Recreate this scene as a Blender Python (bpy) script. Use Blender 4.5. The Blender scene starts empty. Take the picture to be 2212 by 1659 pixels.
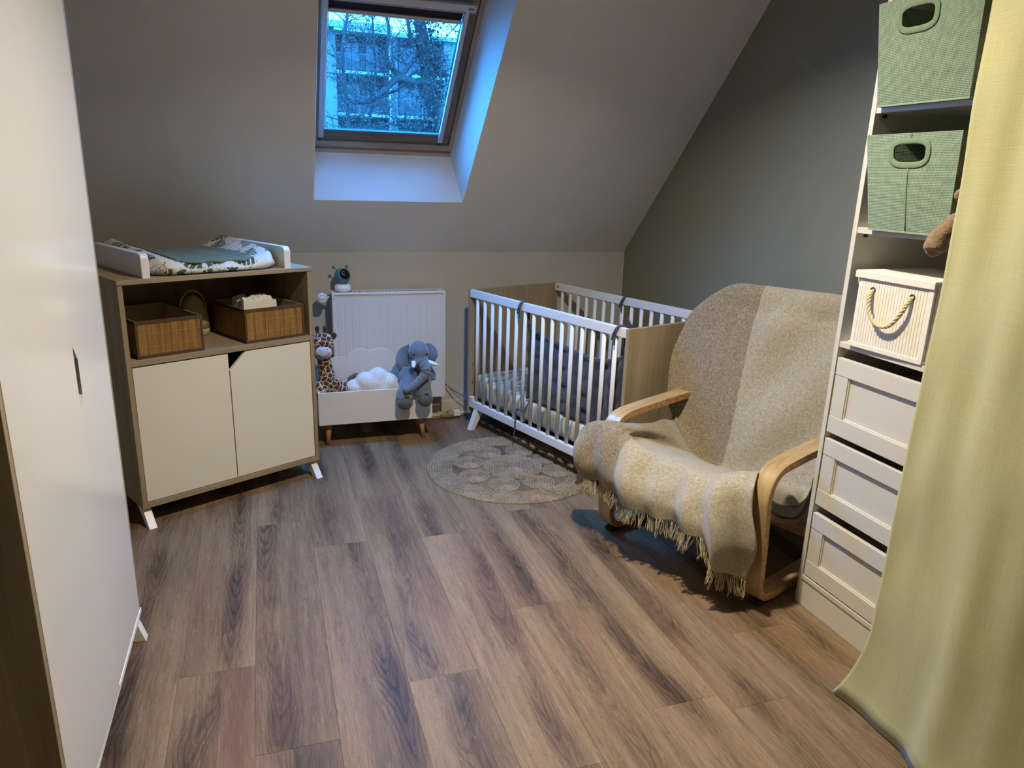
import bpy, bmesh, math, random
from mathutils import Vector, Matrix, noise as mnoise

random.seed(7)
SC = bpy.context.scene
COL = SC.collection
PI = math.pi
rad = math.radians

# ------------------------------------------------------------------ camera
EYE = 1.42
yaw, pitch, roll = 0.330622309, 0.278466958, 0.0313876128
fwd = Vector((math.sin(yaw) * math.cos(pitch), math.cos(yaw) * math.cos(pitch), -math.sin(pitch)))
right = Vector((math.cos(yaw), -math.sin(yaw), 0))
up = right.cross(fwd)
r2 = right * math.cos(roll) + up * math.sin(roll)
u2 = -right * math.sin(roll) + up * math.cos(roll)
cam = bpy.data.cameras.new('camera')
cam.sensor_width = 36.0
cam.lens = 1564.134 / 2212 * 36.0
cam.clip_start = 0.02
cam.clip_end = 500
co = bpy.data.objects.new('camera', cam)
COL.objects.link(co)
co.matrix_world = Matrix(((r2.x, u2.x, -fwd.x, 0), (r2.y, u2.y, -fwd.y, 0), (r2.z, u2.z, -fwd.z, EYE), (0, 0, 0, 1)))
SC.camera = co

# ------------------------------------------------------------------ sky, exposure
W = bpy.data.worlds.new('dusk_sky')
SC.world = W
W.use_nodes = True
bgn = W.node_tree.nodes['Background']
wt = W.node_tree                                   # overcast evening sky: zenith three times as bright as the horizon
tc_ = wt.nodes.new('ShaderNodeTexCoord')
sx_ = wt.nodes.new('ShaderNodeSeparateXYZ')
wt.links.new(tc_.outputs['Generated'], sx_.inputs[0])
cl_ = wt.nodes.new('ShaderNodeClamp')
wt.links.new(sx_.outputs[2], cl_.inputs[0])
ma_ = wt.nodes.new('ShaderNodeMath')
ma_.operation = 'MULTIPLY_ADD'
wt.links.new(cl_.outputs[0], ma_.inputs[0])
SKY = 54.0
ma_.inputs[1].default_value = SKY * 2 / 3
ma_.inputs[2].default_value = SKY / 3
bgn.inputs[0].default_value = (0.035, 0.33, 1.0, 1)
wt.links.new(ma_.outputs[0], bgn.inputs[1])
VS = SC.view_settings
VS.view_transform = 'Standard'
VS.look = 'None'
VS.gamma = 1
VS.use_curve_mapping = False
VS.exposure = 0.0
cy_ = SC.cycles                                    # cheaper light paths, same picture
cy_.max_bounces = 7
cy_.diffuse_bounces = 4
cy_.glossy_bounces = 3
cy_.transmission_bounces = 4
cy_.caustics_reflective = False
cy_.caustics_refractive = False
cy_.use_adaptive_sampling = True
cy_.adaptive_threshold = .06
cy_.adaptive_min_samples = 16
LAMP_W = 46.5
LAMP_POS = (0.75, 1.78, 2.415)
LAMP_COL = (1.0, 0.88, 0.66)

# ------------------------------------------------------------------ node helper
def S(r, g, b):
    f = lambda c: (c / 255 / 12.92) if c / 255 <= .04045 else ((c / 255 + .055) / 1.055) ** 2.4
    return (f(r), f(g), f(b), 1)

class G:
    def __init__(s, name):
        s.m = bpy.data.materials.new(name)
        s.m.use_nodes = True
        s.nt = s.m.node_tree
        s.p = s.nt.nodes['Principled BSDF']
        s.out = s.nt.nodes['Material Output']
    def node(s, t, ins=None, **at):
        n = s.nt.nodes.new(t)
        for k, v in at.items():
            setattr(n, k, v)
        for k, v in (ins or {}).items():
            s.put(n.inputs[k], v)
        return n
    def put(s, sock, v):
        if isinstance(v, bpy.types.NodeSocket):
            s.nt.links.new(v, sock)
        else:
            if isinstance(v, (tuple, list)) and len(v) == 3 and sock.type == 'RGBA':
                v = (*v, 1)
            sock.default_value = v
    def set(s, **kw):
        nm = dict(color='Base Color', rough='Roughness', spec='Specular IOR Level', metal='Metallic', normal='Normal',
                  sheen='Sheen Weight', coat='Coat Weight', coatr='Coat Roughness', trans='Transmission Weight', ior='IOR',
                  alpha='Alpha', emit='Emission Color', emits='Emission Strength', sss='Subsurface Weight', sheenr='Sheen Roughness')
        for k, v in kw.items():
            s.put(s.p.inputs[nm[k]], v)
        return s
    def obj(s):
        return s.node('ShaderNodeTexCoord').outputs['Object']
    def gen(s):
        return s.node('ShaderNodeTexCoord').outputs['Generated']
    def uv(s):
        return s.node('ShaderNodeTexCoord').outputs['UV']
    def rnd(s):
        return s.node('ShaderNodeObjectInfo').outputs['Random']
    def map(s, v, scale=(1, 1, 1), loc=(0, 0, 0), rot=(0, 0, 0)):
        return s.node('ShaderNodeMapping', {'Vector': v, 'Location': loc, 'Rotation': rot, 'Scale': scale}).outputs[0]
    def noise(s, v, scale=5, detail=3, rough=.5, dist=0, color=False):
        n = s.node('ShaderNodeTexNoise', {'Vector': v, 'Scale': scale, 'Detail': detail, 'Roughness': rough, 'Distortion': dist})
        return n.outputs[1 if color else 0]
    def wave(s, v, scale=5, dist=0, detail=2, dscale=1, **at):
        n = s.node('ShaderNodeTexWave', {'Vector': v, 'Scale': scale, 'Distortion': dist, 'Detail': detail, 'Detail Scale': dscale}, **at)
        return n.outputs[1]
    def voro(s, v, scale=5, feature='F1', out='Distance', rnd=1.0, **at):
        n = s.node('ShaderNodeTexVoronoi', {'Vector': v, 'Scale': scale, 'Randomness': rnd}, feature=feature, **at)
        return n.outputs[out]
    def ramp(s, f, stops, interp='LINEAR'):
        n = s.node('ShaderNodeValToRGB', {0: f})
        n.color_ramp.interpolation = interp
        e = n.color_ramp.elements
        while len(e) < len(stops):
            e.new(.5)
        for el, (p, c) in zip(e, stops):
            el.position = p
            el.color = c if len(c) == 4 else (*c, 1)
        return n.outputs[0]
    def rampf(s, f, stops):
        return s.ramp(f, [(p, (c, c, c, 1)) for p, c in stops])
    def mix(s, f, a, b, blend='MIX'):
        n = s.node('ShaderNodeMix', data_type='RGBA', blend_type=blend)
        s.put(n.inputs[0], f); s.put(n.inputs[6], a); s.put(n.inputs[7], b)
        return n.outputs[2]
    def math(s, op, a, b=0.0, c=0.0):
        n = s.node('ShaderNodeMath', operation=op)
        s.put(n.inputs[0], a); s.put(n.inputs[1], b); s.put(n.inputs[2], c)
        return n.outputs[0]
    def vm(s, op, a, b=(0, 0, 0)):
        n = s.node('ShaderNodeVectorMath', operation=op)
        s.put(n.inputs[0], a); s.put(n.inputs[1], b)
        return n.outputs[0] if op not in ('LENGTH', 'DOT_PRODUCT', 'DISTANCE') else n.outputs['Value']
    def sep(s, v):
        return s.node('ShaderNodeSeparateXYZ', {0: v}).outputs
    def comb(s, x=0.0, y=0.0, z=0.0):
        return s.node('ShaderNodeCombineXYZ', {0: x, 1: y, 2: z}).outputs[0]
    def bump(s, h, strength=.3, dist=.002):
        n = s.node('ShaderNodeBump', {'Height': h, 'Strength': strength, 'Distance': dist})
        s.put(s.p.inputs['Normal'], n.outputs[0])
        return s

MATS = {}
def plain(name, col, rough=.5, var=.06, vs=6, bump=0, bs=300, **kw):
    g = G(name)
    if len(col) == 3:
        col = (*col, 1)
    o = g.obj()
    f = g.noise(o, vs, 3)
    lo = tuple(c * (1 - var) for c in col[:3]) + (1,)
    hi = tuple(min(1, c * (1 + var)) for c in col[:3]) + (1,)
    g.set(color=g.ramp(f, [(.3, lo), (.7, hi)]), rough=rough, **kw)
    if bump:
        g.bump(g.noise(o, bs, 2), bump, .002)
    MATS[name] = g.m
    return g.m

def woodmat(name, c0, c1, c2, axis='x', k=1.0, rough=.45, fib=1.0, contrast=1.0):
    """fine straight-grained wood, grain along one object axis"""
    g = G(name)
    o = g.obj()
    r = g.rnd()
    o = g.vm('ADD', o, g.comb(g.math('MULTIPLY', r, 3.1), g.math('MULTIPLY', r, 7.3), g.math('MULTIPLY', r, 5.7)))
    sc = {'x': (1, 16, 16), 'y': (16, 1, 16), 'z': (16, 16, 1)}[axis]
    a = g.noise(g.map(o, tuple(v * k for v in sc)), 1.4, 4, .6, .4)
    b = g.noise(g.map(o, tuple(v * k * (7 if v > 1 else 3) for v in sc)), 1.5, 3, .6)
    f = g.math('ADD', g.math('MULTIPLY', a, .72), g.math('MULTIPLY', b, .28))
    g.set(color=g.ramp(f, [(.5 - .2 / contrast, c0), (.5, c1), (.5 + .2 / contrast, c2)]), rough=rough)
    g.bump(b, .12 * fib, .001)
    MATS[name] = g.m
    return g.m

# ------------------------------------------------------------------ mesh helpers
def new_obj(name, me, mat=None, parent=None, smooth=False):
    o = bpy.data.objects.new(name, me)
    COL.objects.link(o)
    if mat is not None:
        me.materials.append(mat)
    if smooth:
        me.polygons.foreach_set('use_smooth', [True] * len(me.polygons))
    if parent is not None:
        o.parent = parent
    return o

def obj(name, bm, mat=None, parent=None, smooth=False, label=None):
    bmesh.ops.recalc_face_normals(bm, faces=bm.faces)
    me = bpy.data.meshes.new(name)
    bm.to_mesh(me)
    bm.free()
    o = new_obj(name, me, mat, parent, smooth)
    if label:
        o['label'] = label
    return o

def bx(bm, x0, x1, y0, y1, z0, z1, bev=0.0, M=None, seg=2):
    mm = Matrix.Translation(((x0 + x1) / 2, (y0 + y1) / 2, (z0 + z1) / 2)) @ Matrix.Diagonal((abs(x1 - x0), abs(y1 - y0), abs(z1 - z0), 1))
    r = bmesh.ops.create_cube(bm, size=1.0, matrix=mm)
    vs = r['verts']
    if bev > 0:
        es = list({e for v in vs for e in v.link_edges})
        q = bmesh.ops.bevel(bm, geom=es, offset=bev, segments=seg, affect='EDGES', profile=.5, clamp_overlap=True)
        vs = list({v for f in q['faces'] for v in f.verts} | {v for v in vs if v.is_valid})
    if M is not None:
        bmesh.ops.transform(bm, matrix=M, verts=vs)
    return vs

def box(name, x0, x1, y0, y1, z0, z1, mat, parent=None, bev=.002, M=None, label=None, seg=2):
    bm = bmesh.new()
    bx(bm, x0, x1, y0, y1, z0, z1, bev, M, seg)
    return obj(name, bm, mat, parent, label=label)

def prism(bm, poly, d0, d1, plane='xz', bev=0.0, M=None):
    def P(a, b, d):
        return {'xz': (a, d, b), 'xy': (a, b, d), 'yz': (d, a, b)}[plane]
    va = [bm.verts.new(P(a, b, d0)) for a, b in poly]
    vb = [bm.verts.new(P(a, b, d1)) for a, b in poly]
    n = len(poly)
    fs = [bm.faces.new(va), bm.faces.new(vb[::-1])]
    for i in range(n):
        fs.append(bm.faces.new((va[i], vb[i], vb[(i + 1) % n], va[(i + 1) % n])))
    vs = va + vb
    if bev:
        es = list({e for f in fs[:2] for e in f.edges})
        q = bmesh.ops.bevel(bm, geom=es, offset=bev, segments=2, affect='EDGES', profile=.5, clamp_overlap=True)
        vs = list({v for f in q['faces'] for v in f.verts} | {v for v in vs if v.is_valid})
    if M is not None:
        bmesh.ops.transform(bm, matrix=M, verts=vs)
    return vs

def tube(bm, pts, r, seg=8, caps=True, closed=False, flat=1.0, upv=None):
    pts = [Vector(p) for p in pts]
    n = len(pts)
    rr = r if isinstance(r, (list, tuple)) else [r] * n
    T = []
    for i in range(n):
        a = pts[i - 1] if (i > 0 or closed) else pts[i]
        b = pts[(i + 1) % n] if (i < n - 1 or closed) else pts[i]
        t = (b - a)
        T.append(t.normalized() if t.length > 1e-9 else Vector((0, 0, 1)))
    ref = Vector(upv) if upv else (Vector((0, 0, 1)) if abs(T[0].z) < .9 else Vector((1, 0, 0)))
    N = (ref - T[0] * ref.dot(T[0])).normalized()
    rings = []
    for i in range(n):
        N = (N - T[i] * N.dot(T[i]))
        N = N.normalized() if N.length > 1e-6 else T[i].orthogonal().normalized()
        B = T[i].cross(N)
        rings.append([bm.verts.new(pts[i] + (N * math.cos(2 * PI * k / seg) * flat + B * math.sin(2 * PI * k / seg)) * rr[i]) for k in range(seg)])
    m = n if closed else n - 1
    for i in range(m):
        A, Bq = rings[i], rings[(i + 1) % n]
        for k in range(seg):
            bm.faces.new((A[k], A[(k + 1) % seg], Bq[(k + 1) % seg], Bq[k]))
    if caps and not closed:
        bm.faces.new(rings[0][::-1])
        bm.faces.new(rings[-1])
    return [v for rg in rings for v in rg]

def lathe(bm, prof, seg=24, M=None):
    rings = []
    vs = []
    for r, z in prof:
        if r < 1e-6:
            v = [bm.verts.new((0, 0, z))]
        else:
            v = [bm.verts.new((r * math.cos(2 * PI * k / seg), r * math.sin(2 * PI * k / seg), z)) for k in range(seg)]
        rings.append(v)
        vs += v
    for A, B in zip(rings, rings[1:]):
        for k in range(seg):
            k2 = (k + 1) % seg
            if len(A) == 1 and len(B) == 1:
                continue
            if len(A) == 1:
                bm.faces.new((A[0], B[k], B[k2]))
            elif len(B) == 1:
                bm.faces.new((A[k], A[k2], B[0]))
            else:
                bm.faces.new((A[k], A[k2], B[k2], B[k]))
    if len(rings[0]) > 1:
        bm.faces.new(rings[0][::-1])
    if len(rings[-1]) > 1:
        bm.faces.new(rings[-1])
    if M is not None:
        bmesh.ops.transform(bm, matrix=M, verts=vs)
    return vs

def sphere(bm, c, r, M=None, sub=3):
    rx, ry, rz = r if isinstance(r, (tuple, list)) else (r, r, r)
    mm = Matrix.Translation(c) @ (M if M is not None else Matrix()) @ Matrix.Diagonal((rx, ry, rz, 1))
    return bmesh.ops.create_icosphere(bm, subdivisions=sub, radius=1.0, matrix=mm)['verts']

def gridbm(bm, P, uvf=None, closed_u=False):
    """P[i][j] points -> faces; uvf(i, j) gives uv"""
    V = [[bm.verts.new(p) for p in row] for row in P]
    uvl = bm.loops.layers.uv.new('UVMap') if uvf else None
    ni, nj = len(P), len(P[0])
    for i in range(ni - 1):
        for j in range(nj if closed_u else nj - 1):
            j2 = (j + 1) % nj
            f = bm.faces.new((V[i][j], V[i][j2], V[i + 1][j2], V[i + 1][j]))
            if uvf:
                for lp, (a, b) in zip(f.loops, ((i, j), (i, j2), (i + 1, j2), (i + 1, j))):
                    lp[uvl].uv = uvf(a, b)
    return V

def Rm(ax, deg):
    return Matrix.Rotation(rad(deg), 4, ax)
def Tm(x, y, z):
    return Matrix.Translation((x, y, z))

def blob(name, parts, mat, parent=None, voxel=.006, smooth=4):
    """soft body: overlapping ellipsoids and tubes fused into one continuous skin"""
    bm = bmesh.new()
    for p in parts:
        if p[0] == 's':
            sphere(bm, p[1], p[2], p[3] if len(p) > 3 else None, 3)
        else:
            tube(bm, p[1], p[2], 12)
    o = obj(name, bm, mat, parent, smooth=True)
    m = o.modifiers.new('fuse', 'REMESH')
    m.mode = 'VOXEL'
    m.voxel_size = voxel
    m.use_smooth_shade = True
    if smooth:
        q = o.modifiers.new('soft', 'SMOOTH')
        q.iterations = smooth
        q.factor = .5
    return o

def tag(o, label, cat=None, group=None, kind=None):
    if label:
        o['label'] = label
    if cat:
        o['category'] = cat
    if group:
        o['group'] = group
    if kind:
        o['kind'] = kind
    return o

def thing(name, label, cat, loc=(0, 0, 0), rotz=0, group=None, kind=None):
    o = bpy.data.objects.new(name, None)
    o.empty_display_size = .1
    COL.objects.link(o)
    o.location = loc
    o.rotation_euler = (0, 0, rad(rotz))
    return tag(o, label, cat, group, kind)

def dupo(o, parent=None):
    c = o.copy()
    COL.objects.link(c)
    c.parent = parent
    return c

def lerp(a, b, t):
    return a + (b - a) * t

def cr(p0, p1, p2, p3, t):
    return .5 * ((2 * p1) + (p2 - p0) * t + (2 * p0 - 5 * p1 + 4 * p2 - p3) * t * t + (3 * p1 - p0 - 3 * p2 + p3) * t ** 3)

def spline(pts, n):
    """catmull-rom through pts, n samples per span"""
    pts = [Vector(p) for p in pts]
    out = []
    for i in range(len(pts) - 1):
        p0 = pts[max(i - 1, 0)]; p1 = pts[i]; p2 = pts[i + 1]; p3 = pts[min(i + 2, len(pts) - 1)]
        for k in range(n):
            out.append(cr(p0, p1, p2, p3, k / n))
    out.append(pts[-1])
    return out

def textmesh(name, txt, size, mat, parent, M, depth=.0006):
    cu = bpy.data.curves.new(name, 'FONT')
    cu.body = txt
    cu.size = size
    cu.align_x = 'CENTER'
    cu.align_y = 'CENTER'
    cu.extrude = depth
    tmp = bpy.data.objects.new(name, cu)
    COL.objects.link(tmp)
    dg = bpy.context.evaluated_depsgraph_get()
    me = bpy.data.meshes.new_from_object(tmp.evaluated_get(dg))
    bpy.data.objects.remove(tmp)
    me.transform(M)
    me.materials.clear()
    return new_obj(name, me, mat, parent)
# ------------------------------------------------------------------ materials of the shell
def wall_paint(name, col, rough=.75, bs=420, b=.10, var=.03):
    g = G(name)
    o = g.obj()
    f = g.noise(o, 2.2, 4, .6)
    lo = tuple(c * (1 - var) for c in col[:3]) + (1,)
    hi = tuple(min(1, c * (1 + var)) for c in col[:3]) + (1,)
    g.set(color=g.ramp(f, [(.3, lo), (.7, hi)]), rough=rough)
    g.bump(g.noise(o, bs, 3, .6), b, .002)
    return g.m
M_white = wall_paint('warm_white_wall_paint', (.52, .515, .505))
M_ceil = wall_paint('pale_ceiling_paint', (.82, .80, .755), rough=.7)
M_reveal = wall_paint('satin_white_reveal_paint', (.60, .60, .59), rough=.5, b=.03)
M_green = wall_paint('olive_grey_green_wall_paint', (.225, .230, .175), rough=.6)
M_board = plain('skirting_paint', (.62, .57, .49), .4)

def floormat():
    g = G('grey_brown_oak_laminate')
    o = g.obj()
    r = g.rnd()
    off = g.comb(0.0, g.math('MULTIPLY', r, 37.0), g.math('MULTIPLY', r, 11.0))
    p = g.vm('ADD', o, off)
    xs = g.sep(o)[0]
    # dark heart streak wandering slowly along each board
    wob = g.noise(g.map(p, (1.0, .9, 1)), 1.5, 2, .5)
    cen = g.math('ADD', g.math('MULTIPLY', r, .12), .045)
    dx = g.math('SUBTRACT', g.math('SUBTRACT', xs, cen), g.math('MULTIPLY', g.math('SUBTRACT', wob, .5), .20))
    ad = g.math('ABSOLUTE', dx)
    amp = g.rampf(g.noise(g.map(p, (.3, 1.5, 1)), 1.4, 2), [(.35, .1), (.65, 1.0)])
    heart = g.math('MULTIPLY', g.rampf(ad, [(0.0, 1.0), (.018, .75), (.05, .15), (.09, 0.0)]), amp)
    # cathedral arches: contour lines of distance-to-heart against length
    ys = g.sep(p)[1]
    arch = g.math('ADD', g.math('MULTIPLY', ys, 9.0), g.math('MULTIPLY', g.math('POWER', g.math('MULTIPLY', ad, 26.0), 1.6), -2.2))
    arch = g.math('ADD', arch, g.math('MULTIPLY', g.noise(g.map(p, (14, 3, 1)), 1.5, 3), 2.6))
    arcs = g.math('SINE', g.math('MULTIPLY', arch, 7.0))
    arcs = g.math('MULTIPLY', g.rampf(arcs, [(.1, 0.0), (.9, 1.0)]), g.rampf(ad, [(0.0, 1.0), (.03, .8), (.055, 0.0)]))
    bands = g.noise(g.map(p, (7.0, .5, 1)), 1.3, 3, .5, .3)
    fine = g.noise(g.map(p, (42, 2.2, 1)), 1.5, 4, .65, .8)
    fib = g.noise(g.map(p, (210, 10, 1)), 1.5, 3, .7)
    pores = g.noise(g.map(p, (105, 15, 1)), 2.0, 4, .8, .8)
    knot = g.rampf(g.voro(g.map(p, (4.2, 1.5, 1)), 1.0), [(0.0, 1.0), (.06, .55), (.14, 0.0)])
    f = g.math('ADD', g.math('MULTIPLY', bands, .30), .06)
    f = g.math('ADD', f, g.math('MULTIPLY', fine, .26))
    f = g.math('ADD', f, g.math('MULTIPLY', fib, .26))
    f = g.math('SUBTRACT', f, g.math('MULTIPLY', heart, .135))
    f = g.math('SUBTRACT', f, g.math('MULTIPLY', g.math('MULTIPLY', arcs, amp), .085))
    f = g.math('SUBTRACT', f, g.math('MULTIPLY', knot, .12))
    f = g.math('ADD', f, g.math('MULTIPLY', g.math('SUBTRACT', r, .5), .025))
    c = g.ramp(f, [(.24, S(52, 40, 28)), (.35, S(86, 69, 51)), (.45, S(118, 98, 75)), (.54, S(140, 119, 94)), (.68, S(164, 144, 117))])
    dark = g.rampf(pores, [(.56, 0.0), (.68, 1.0)])
    c = g.mix(g.math('MULTIPLY', dark, .62), c, S(58, 44, 35))
    red = g.noise(g.map(p, (5, .9, 1)), 1.1, 2)
    c = g.mix(g.rampf(red, [(.50, 0.0), (.75, .40)]), c, S(124, 84, 68))
    lime = g.rampf(g.noise(g.map(p, (120, 8, 1)), 2.0, 3, .7, 1.4), [(.62, 0.0), (.74, 1.0)])
    c = g.mix(g.math('MULTIPLY', lime, .5), c, S(192, 174, 152))
    g.set(color=c, rough=g.rampf(fib, [(.3, .46), (.7, .60)]), spec=.34)
    g.bump(g.math('ADD', g.math('MULTIPLY', pores, -.6), fib), .18, .0012)
    return g.m
M_floor = floormat()
M_sub = plain('underlay_dark', (.03, .025, .02), .8)

XR, YB, XL, YF = 2.13, 4.123, -1.05, -1.35
KNEE, ZC = .991, 2.45
YS = YB - (ZC - KNEE)                       # where the slope meets the flat ceiling

# ------------------------------------------------------------------ floor with its boards
floor = box('floor', XL - .02, XR + .02, YF - .02, YB + .02, -.06, -.0085, M_sub, None, 0)
tag(floor, 'grey-brown oak plank floor of the nursery', kind='structure')
PW, PL = .2103, 1.29
known = {-2: 2.455, -1: 1.975, 0: 2.897, 2: 1.775, 4: 2.043, 5: 1.4726, 7: 1.7125}
pcache = {}
def plank(x0, x1, y0, y1):
    key = (round(x1 - x0, 3), round(y1 - y0, 3))
    if key not in pcache:
        bm = bmesh.new()
        bx(bm, .0002, x1 - x0 - .0002, .0002, y1 - y0 - .0002, -.0085, 0, .0004, None, 1)
        o = obj('floor_plank', bm, M_floor, floor)
        pcache[key] = o.data
    else:
        o = new_obj('floor_plank', pcache[key], None, floor)
    o.location = (x0, y0, 0)
for k in range(-5, 11):
    x0 = -.1007 + PW * k
    x1 = min(x0 + PW, XR)
    x0 = max(x0, XL)
    if x1 - x0 < .02:
        continue
    e = known.get(k, random.uniform(0, PL))
    e -= PL * math.ceil((e - YF) / PL)
    while e < YB:
        a, b = max(e, YF), min(e + PL, YB)
        if b - a > .03:
            plank(x0, x1, a, b)
        e += PL

# ------------------------------------------------------------------ walls
def struct(name, bm, m, label, parent=None):
    o = obj(name, bm, m, parent)
    return tag(o, label, kind='structure')
bm = bmesh.new()
prism(bm, [(YB, 0), (YB + .2, 0), (YB + .2, KNEE - .2 + .0), (YB, KNEE)], XL - .2, XR + .2, 'yz')
struct('wall_back', bm, M_white, 'low warm-white knee wall behind radiator and crib')
gable = [(YF, 0), (YB, 0), (YB, KNEE), (YS, ZC), (YF, ZC)]
bm = bmesh.new()
prism(bm, gable, XR, XR + .12, 'yz')
struct('wall_right', bm, M_green, 'dark olive-green gable wall behind the armchair')
bm = bmesh.new()
prism(bm, gable, XL - .12, XL, 'yz')
struct('wall_left', bm, M_white, 'white gable wall behind the wardrobe')
bm = bmesh.new()
bx(bm, XL - .12, XR + .12, YF - .12, YF, 0, ZC)
struct('wall_front', bm, M_white, 'white wall behind the viewer')
box('baseboard_back', XL, XR, YB - .012, YB, 0, .1, M_board, None, .004)['kind'] = 'structure'
box('baseboard_right', XR - .012, XR, YF, YB - .012, 0, .1, M_board, None, .004)['kind'] = 'structure'

# ceiling: flat strip and the 45 degree slope with the skylight opening
SLOPE = Tm(0, YB, KNEE) @ Rm('X', 135)      # local x = along the room, y = up the slope, z = into the room
SL = (ZC - KNEE) / math.sin(rad(45))
HX0, HX1, HS0, HS1 = .244, 1.006, .410, 1.68
bm = bmesh.new()
TH = .30
for a in ((XL - .1, HX0, -.3, SL + .2), (HX1, XR + .1, -.3, SL + .2), (HX0, HX1, -.3, HS0), (HX0, HX1, HS1, SL + .2)):
    bx(bm, a[0], a[1], a[2] if a[2] > 0 else 0, min(a[3], SL), -TH, 0, 0, SLOPE)
bx(bm, XL - .12, XR + .12, YF - .12, YS + .0, ZC, ZC + .25)
bx(bm, XL - .12, XR + .12, YS - .02, YS + .4, ZC + .0002, ZC + .25)
bmesh.ops.remove_doubles(bm, verts=bm.verts, dist=1e-5)
struct('ceiling', bm, M_ceil, 'pale grey sloping attic ceiling')
# thin white filler lines in the corners
bm = bmesh.new()
tube(bm, [(XR - .001, YB - .001, .1), (XR - .001, YB - .001, KNEE)], .0022, 6)
tube(bm, [(XR - .001, YB - .001, KNEE), (XR - .001, YS, ZC)], .0022, 6)
tag(obj('trim_1', bm, M_reveal, None, True), 'thin white filler line in the green wall corner', kind='structure')

# ------------------------------------------------------------------ skylight
M_pine = woodmat('lacquered_pine', S(150, 132, 112), S(172, 155, 134), S(188, 172, 152), 'x', 1.6, .4, 1.0, 1.2)
M_pine_y = woodmat('lacquered_pine_upright', S(150, 132, 112), S(172, 155, 134), S(188, 172, 152), 'y', 1.6, .4, 1.0, 1.2)
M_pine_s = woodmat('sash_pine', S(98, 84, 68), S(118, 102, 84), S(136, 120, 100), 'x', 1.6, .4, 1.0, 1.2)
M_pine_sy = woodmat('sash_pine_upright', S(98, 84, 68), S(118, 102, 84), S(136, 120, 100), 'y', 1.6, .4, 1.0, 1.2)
M_alu = plain('brushed_aluminium', (.62, .62, .64), .35, .03, metal=.7)
M_seal = plain('black_rubber_seal', (.012, .012, .014), .6)
M_blind = plain('dark_navy_blackout_cloth', (.012, .012, .03), .7)
g = G('clear_window_glass')
tr = g.node('ShaderNodeBsdfTransparent', {0: (.93, .96, .97, 1)})
gl = g.node('ShaderNodeBsdfGlossy', {0: (1, 1, 1, 1), 1: .02})
lw = g.node('ShaderNodeLayerWeight', {0: .5})
fr_ = g.math('MULTIPLY_ADD', g.math('POWER', lw.outputs['Facing'], 5.0), .9, .035)
mx = g.node('ShaderNodeMixShader', {0: fr_, 1: tr.outputs[0], 2: gl.outputs[0]})
g.nt.links.new(mx.outputs[0], g.out.inputs[0])
M_glass = g.m

win = thing('window_1', 'roof skylight with pine frame and blue daylight', None, kind='structure')
win.matrix_world = SLOPE
def wprism(name, poly, x0, x1, m):
    bm = bmesh.new()
    prism(bm, poly, x0, x1, 'yz')
    return obj(name, bm, m, win)
def wprismx(name, poly, s0, s1, m):
    bm = bmesh.new()
    va = [bm.verts.new((a, s0, b)) for a, b in poly]
    vb = [bm.verts.new((a, s1, b)) for a, b in poly]
    n = len(poly)
    bm.faces.new(va); bm.faces.new(vb[::-1])
    for i in range(n):
        bm.faces.new((va[i], vb[i], vb[(i + 1) % n], va[(i + 1) % n]))
    return obj(name, bm, m, win)
FX0, FX1, FS0, FS1, FO, WO = .26, .94, .567, 1.51, .166, .216
wprism('reveal', [(HS0, 0), (FS0, -FO), (FS0, -WO), (HS0, -WO)], HX0, HX1, M_reveal)
wprism('reveal', [(HS1, 0), (FS1, -FO), (FS1, -WO), (HS1, -WO)], HX0, HX1, M_reveal)
wprismx('reveal', [(HX0, 0), (FX0, -FO), (FX0, -WO), (HX0, -WO)], HS0, HS1, M_reveal)
wprismx('reveal', [(HX1, 0), (FX1, -FO), (FX1, -WO), (HX1, -WO)], HS0, HS1, M_reveal)
wprism('frame_sill', [(FS0, -.166), (.594, -.196), (.600, -.196), (.604, -.168), (.634, -.168), (.634, -WO), (FS0, -WO)], FX0, FX1, M_pine)
box('frame_side', FX0, .2705, .634, 1.44, -WO, -.166, M_pine_y, win, .001)
box('frame_side', .919, FX1, .634, 1.44, -WO, -.166, M_pine_y, win, .001)
box('frame_head', FX0, FX1, 1.44, FS1, -WO, -.16, M_pine, win, .001)
box('seal', .9155, .9192, .637, 1.44, -.214, -.182, M_seal, win, 0)
box('seal', .272, .916, .6335, .6375, -.214, -.178, M_seal, win, 0)
sash = [box('sash_rail', .272, .9155, .6375, .697, -.192, -.176, M_pine_s, win, .002),
        box('sash_rail', .272, .9155, 1.365, 1.436, -.214, -.172, M_pine, win, .002),
        box('sash_stile', .272, .302, .697, 1.365, -.192, -.172, M_pine_sy, win, .002),
        box('sash_stile', .864, .9155, .697, 1.365, -.192, -.172, M_pine_sy, win, .002)]
box('glazing_bead', .302, .864, .690, .700, -.190, -.178, M_seal, win, .001)
box('pane', .296, .87, .692, 1.372, -.1965, -.1925, M_glass, win, 0)
box('guide_rail', .272, .297, .668, 1.395, -.172, -.156, M_alu, win, .002)
box('guide_rail', .857, .878, .666, 1.395, -.172, -.156, M_alu, win, .002)
box('blind_cassette', .296, .858, 1.331, 1.366, -.191, -.182, M_blind, win, .001)
bm = bmesh.new()
bx(bm, .297, .857, 1.312, 1.331, -.190, -.172, .004)
bx(bm, .297, .857, 1.318, 1.321, -.172, -.1705, 0)
obj('blind_bar', bm, M_alu, win)
bm = bmesh.new()
bx(bm, .34, .897, 1.398, 1.430, -.158, -.134, .005)
vb_ = obj('ventilation_bar', bm, M_alu, win)
box('name_plate', .862, .886, 1.408, 1.419, -.1345, -.1332, plain('grey_name_plate', (.16, .2, .26), .4), vb_, 0)
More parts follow.
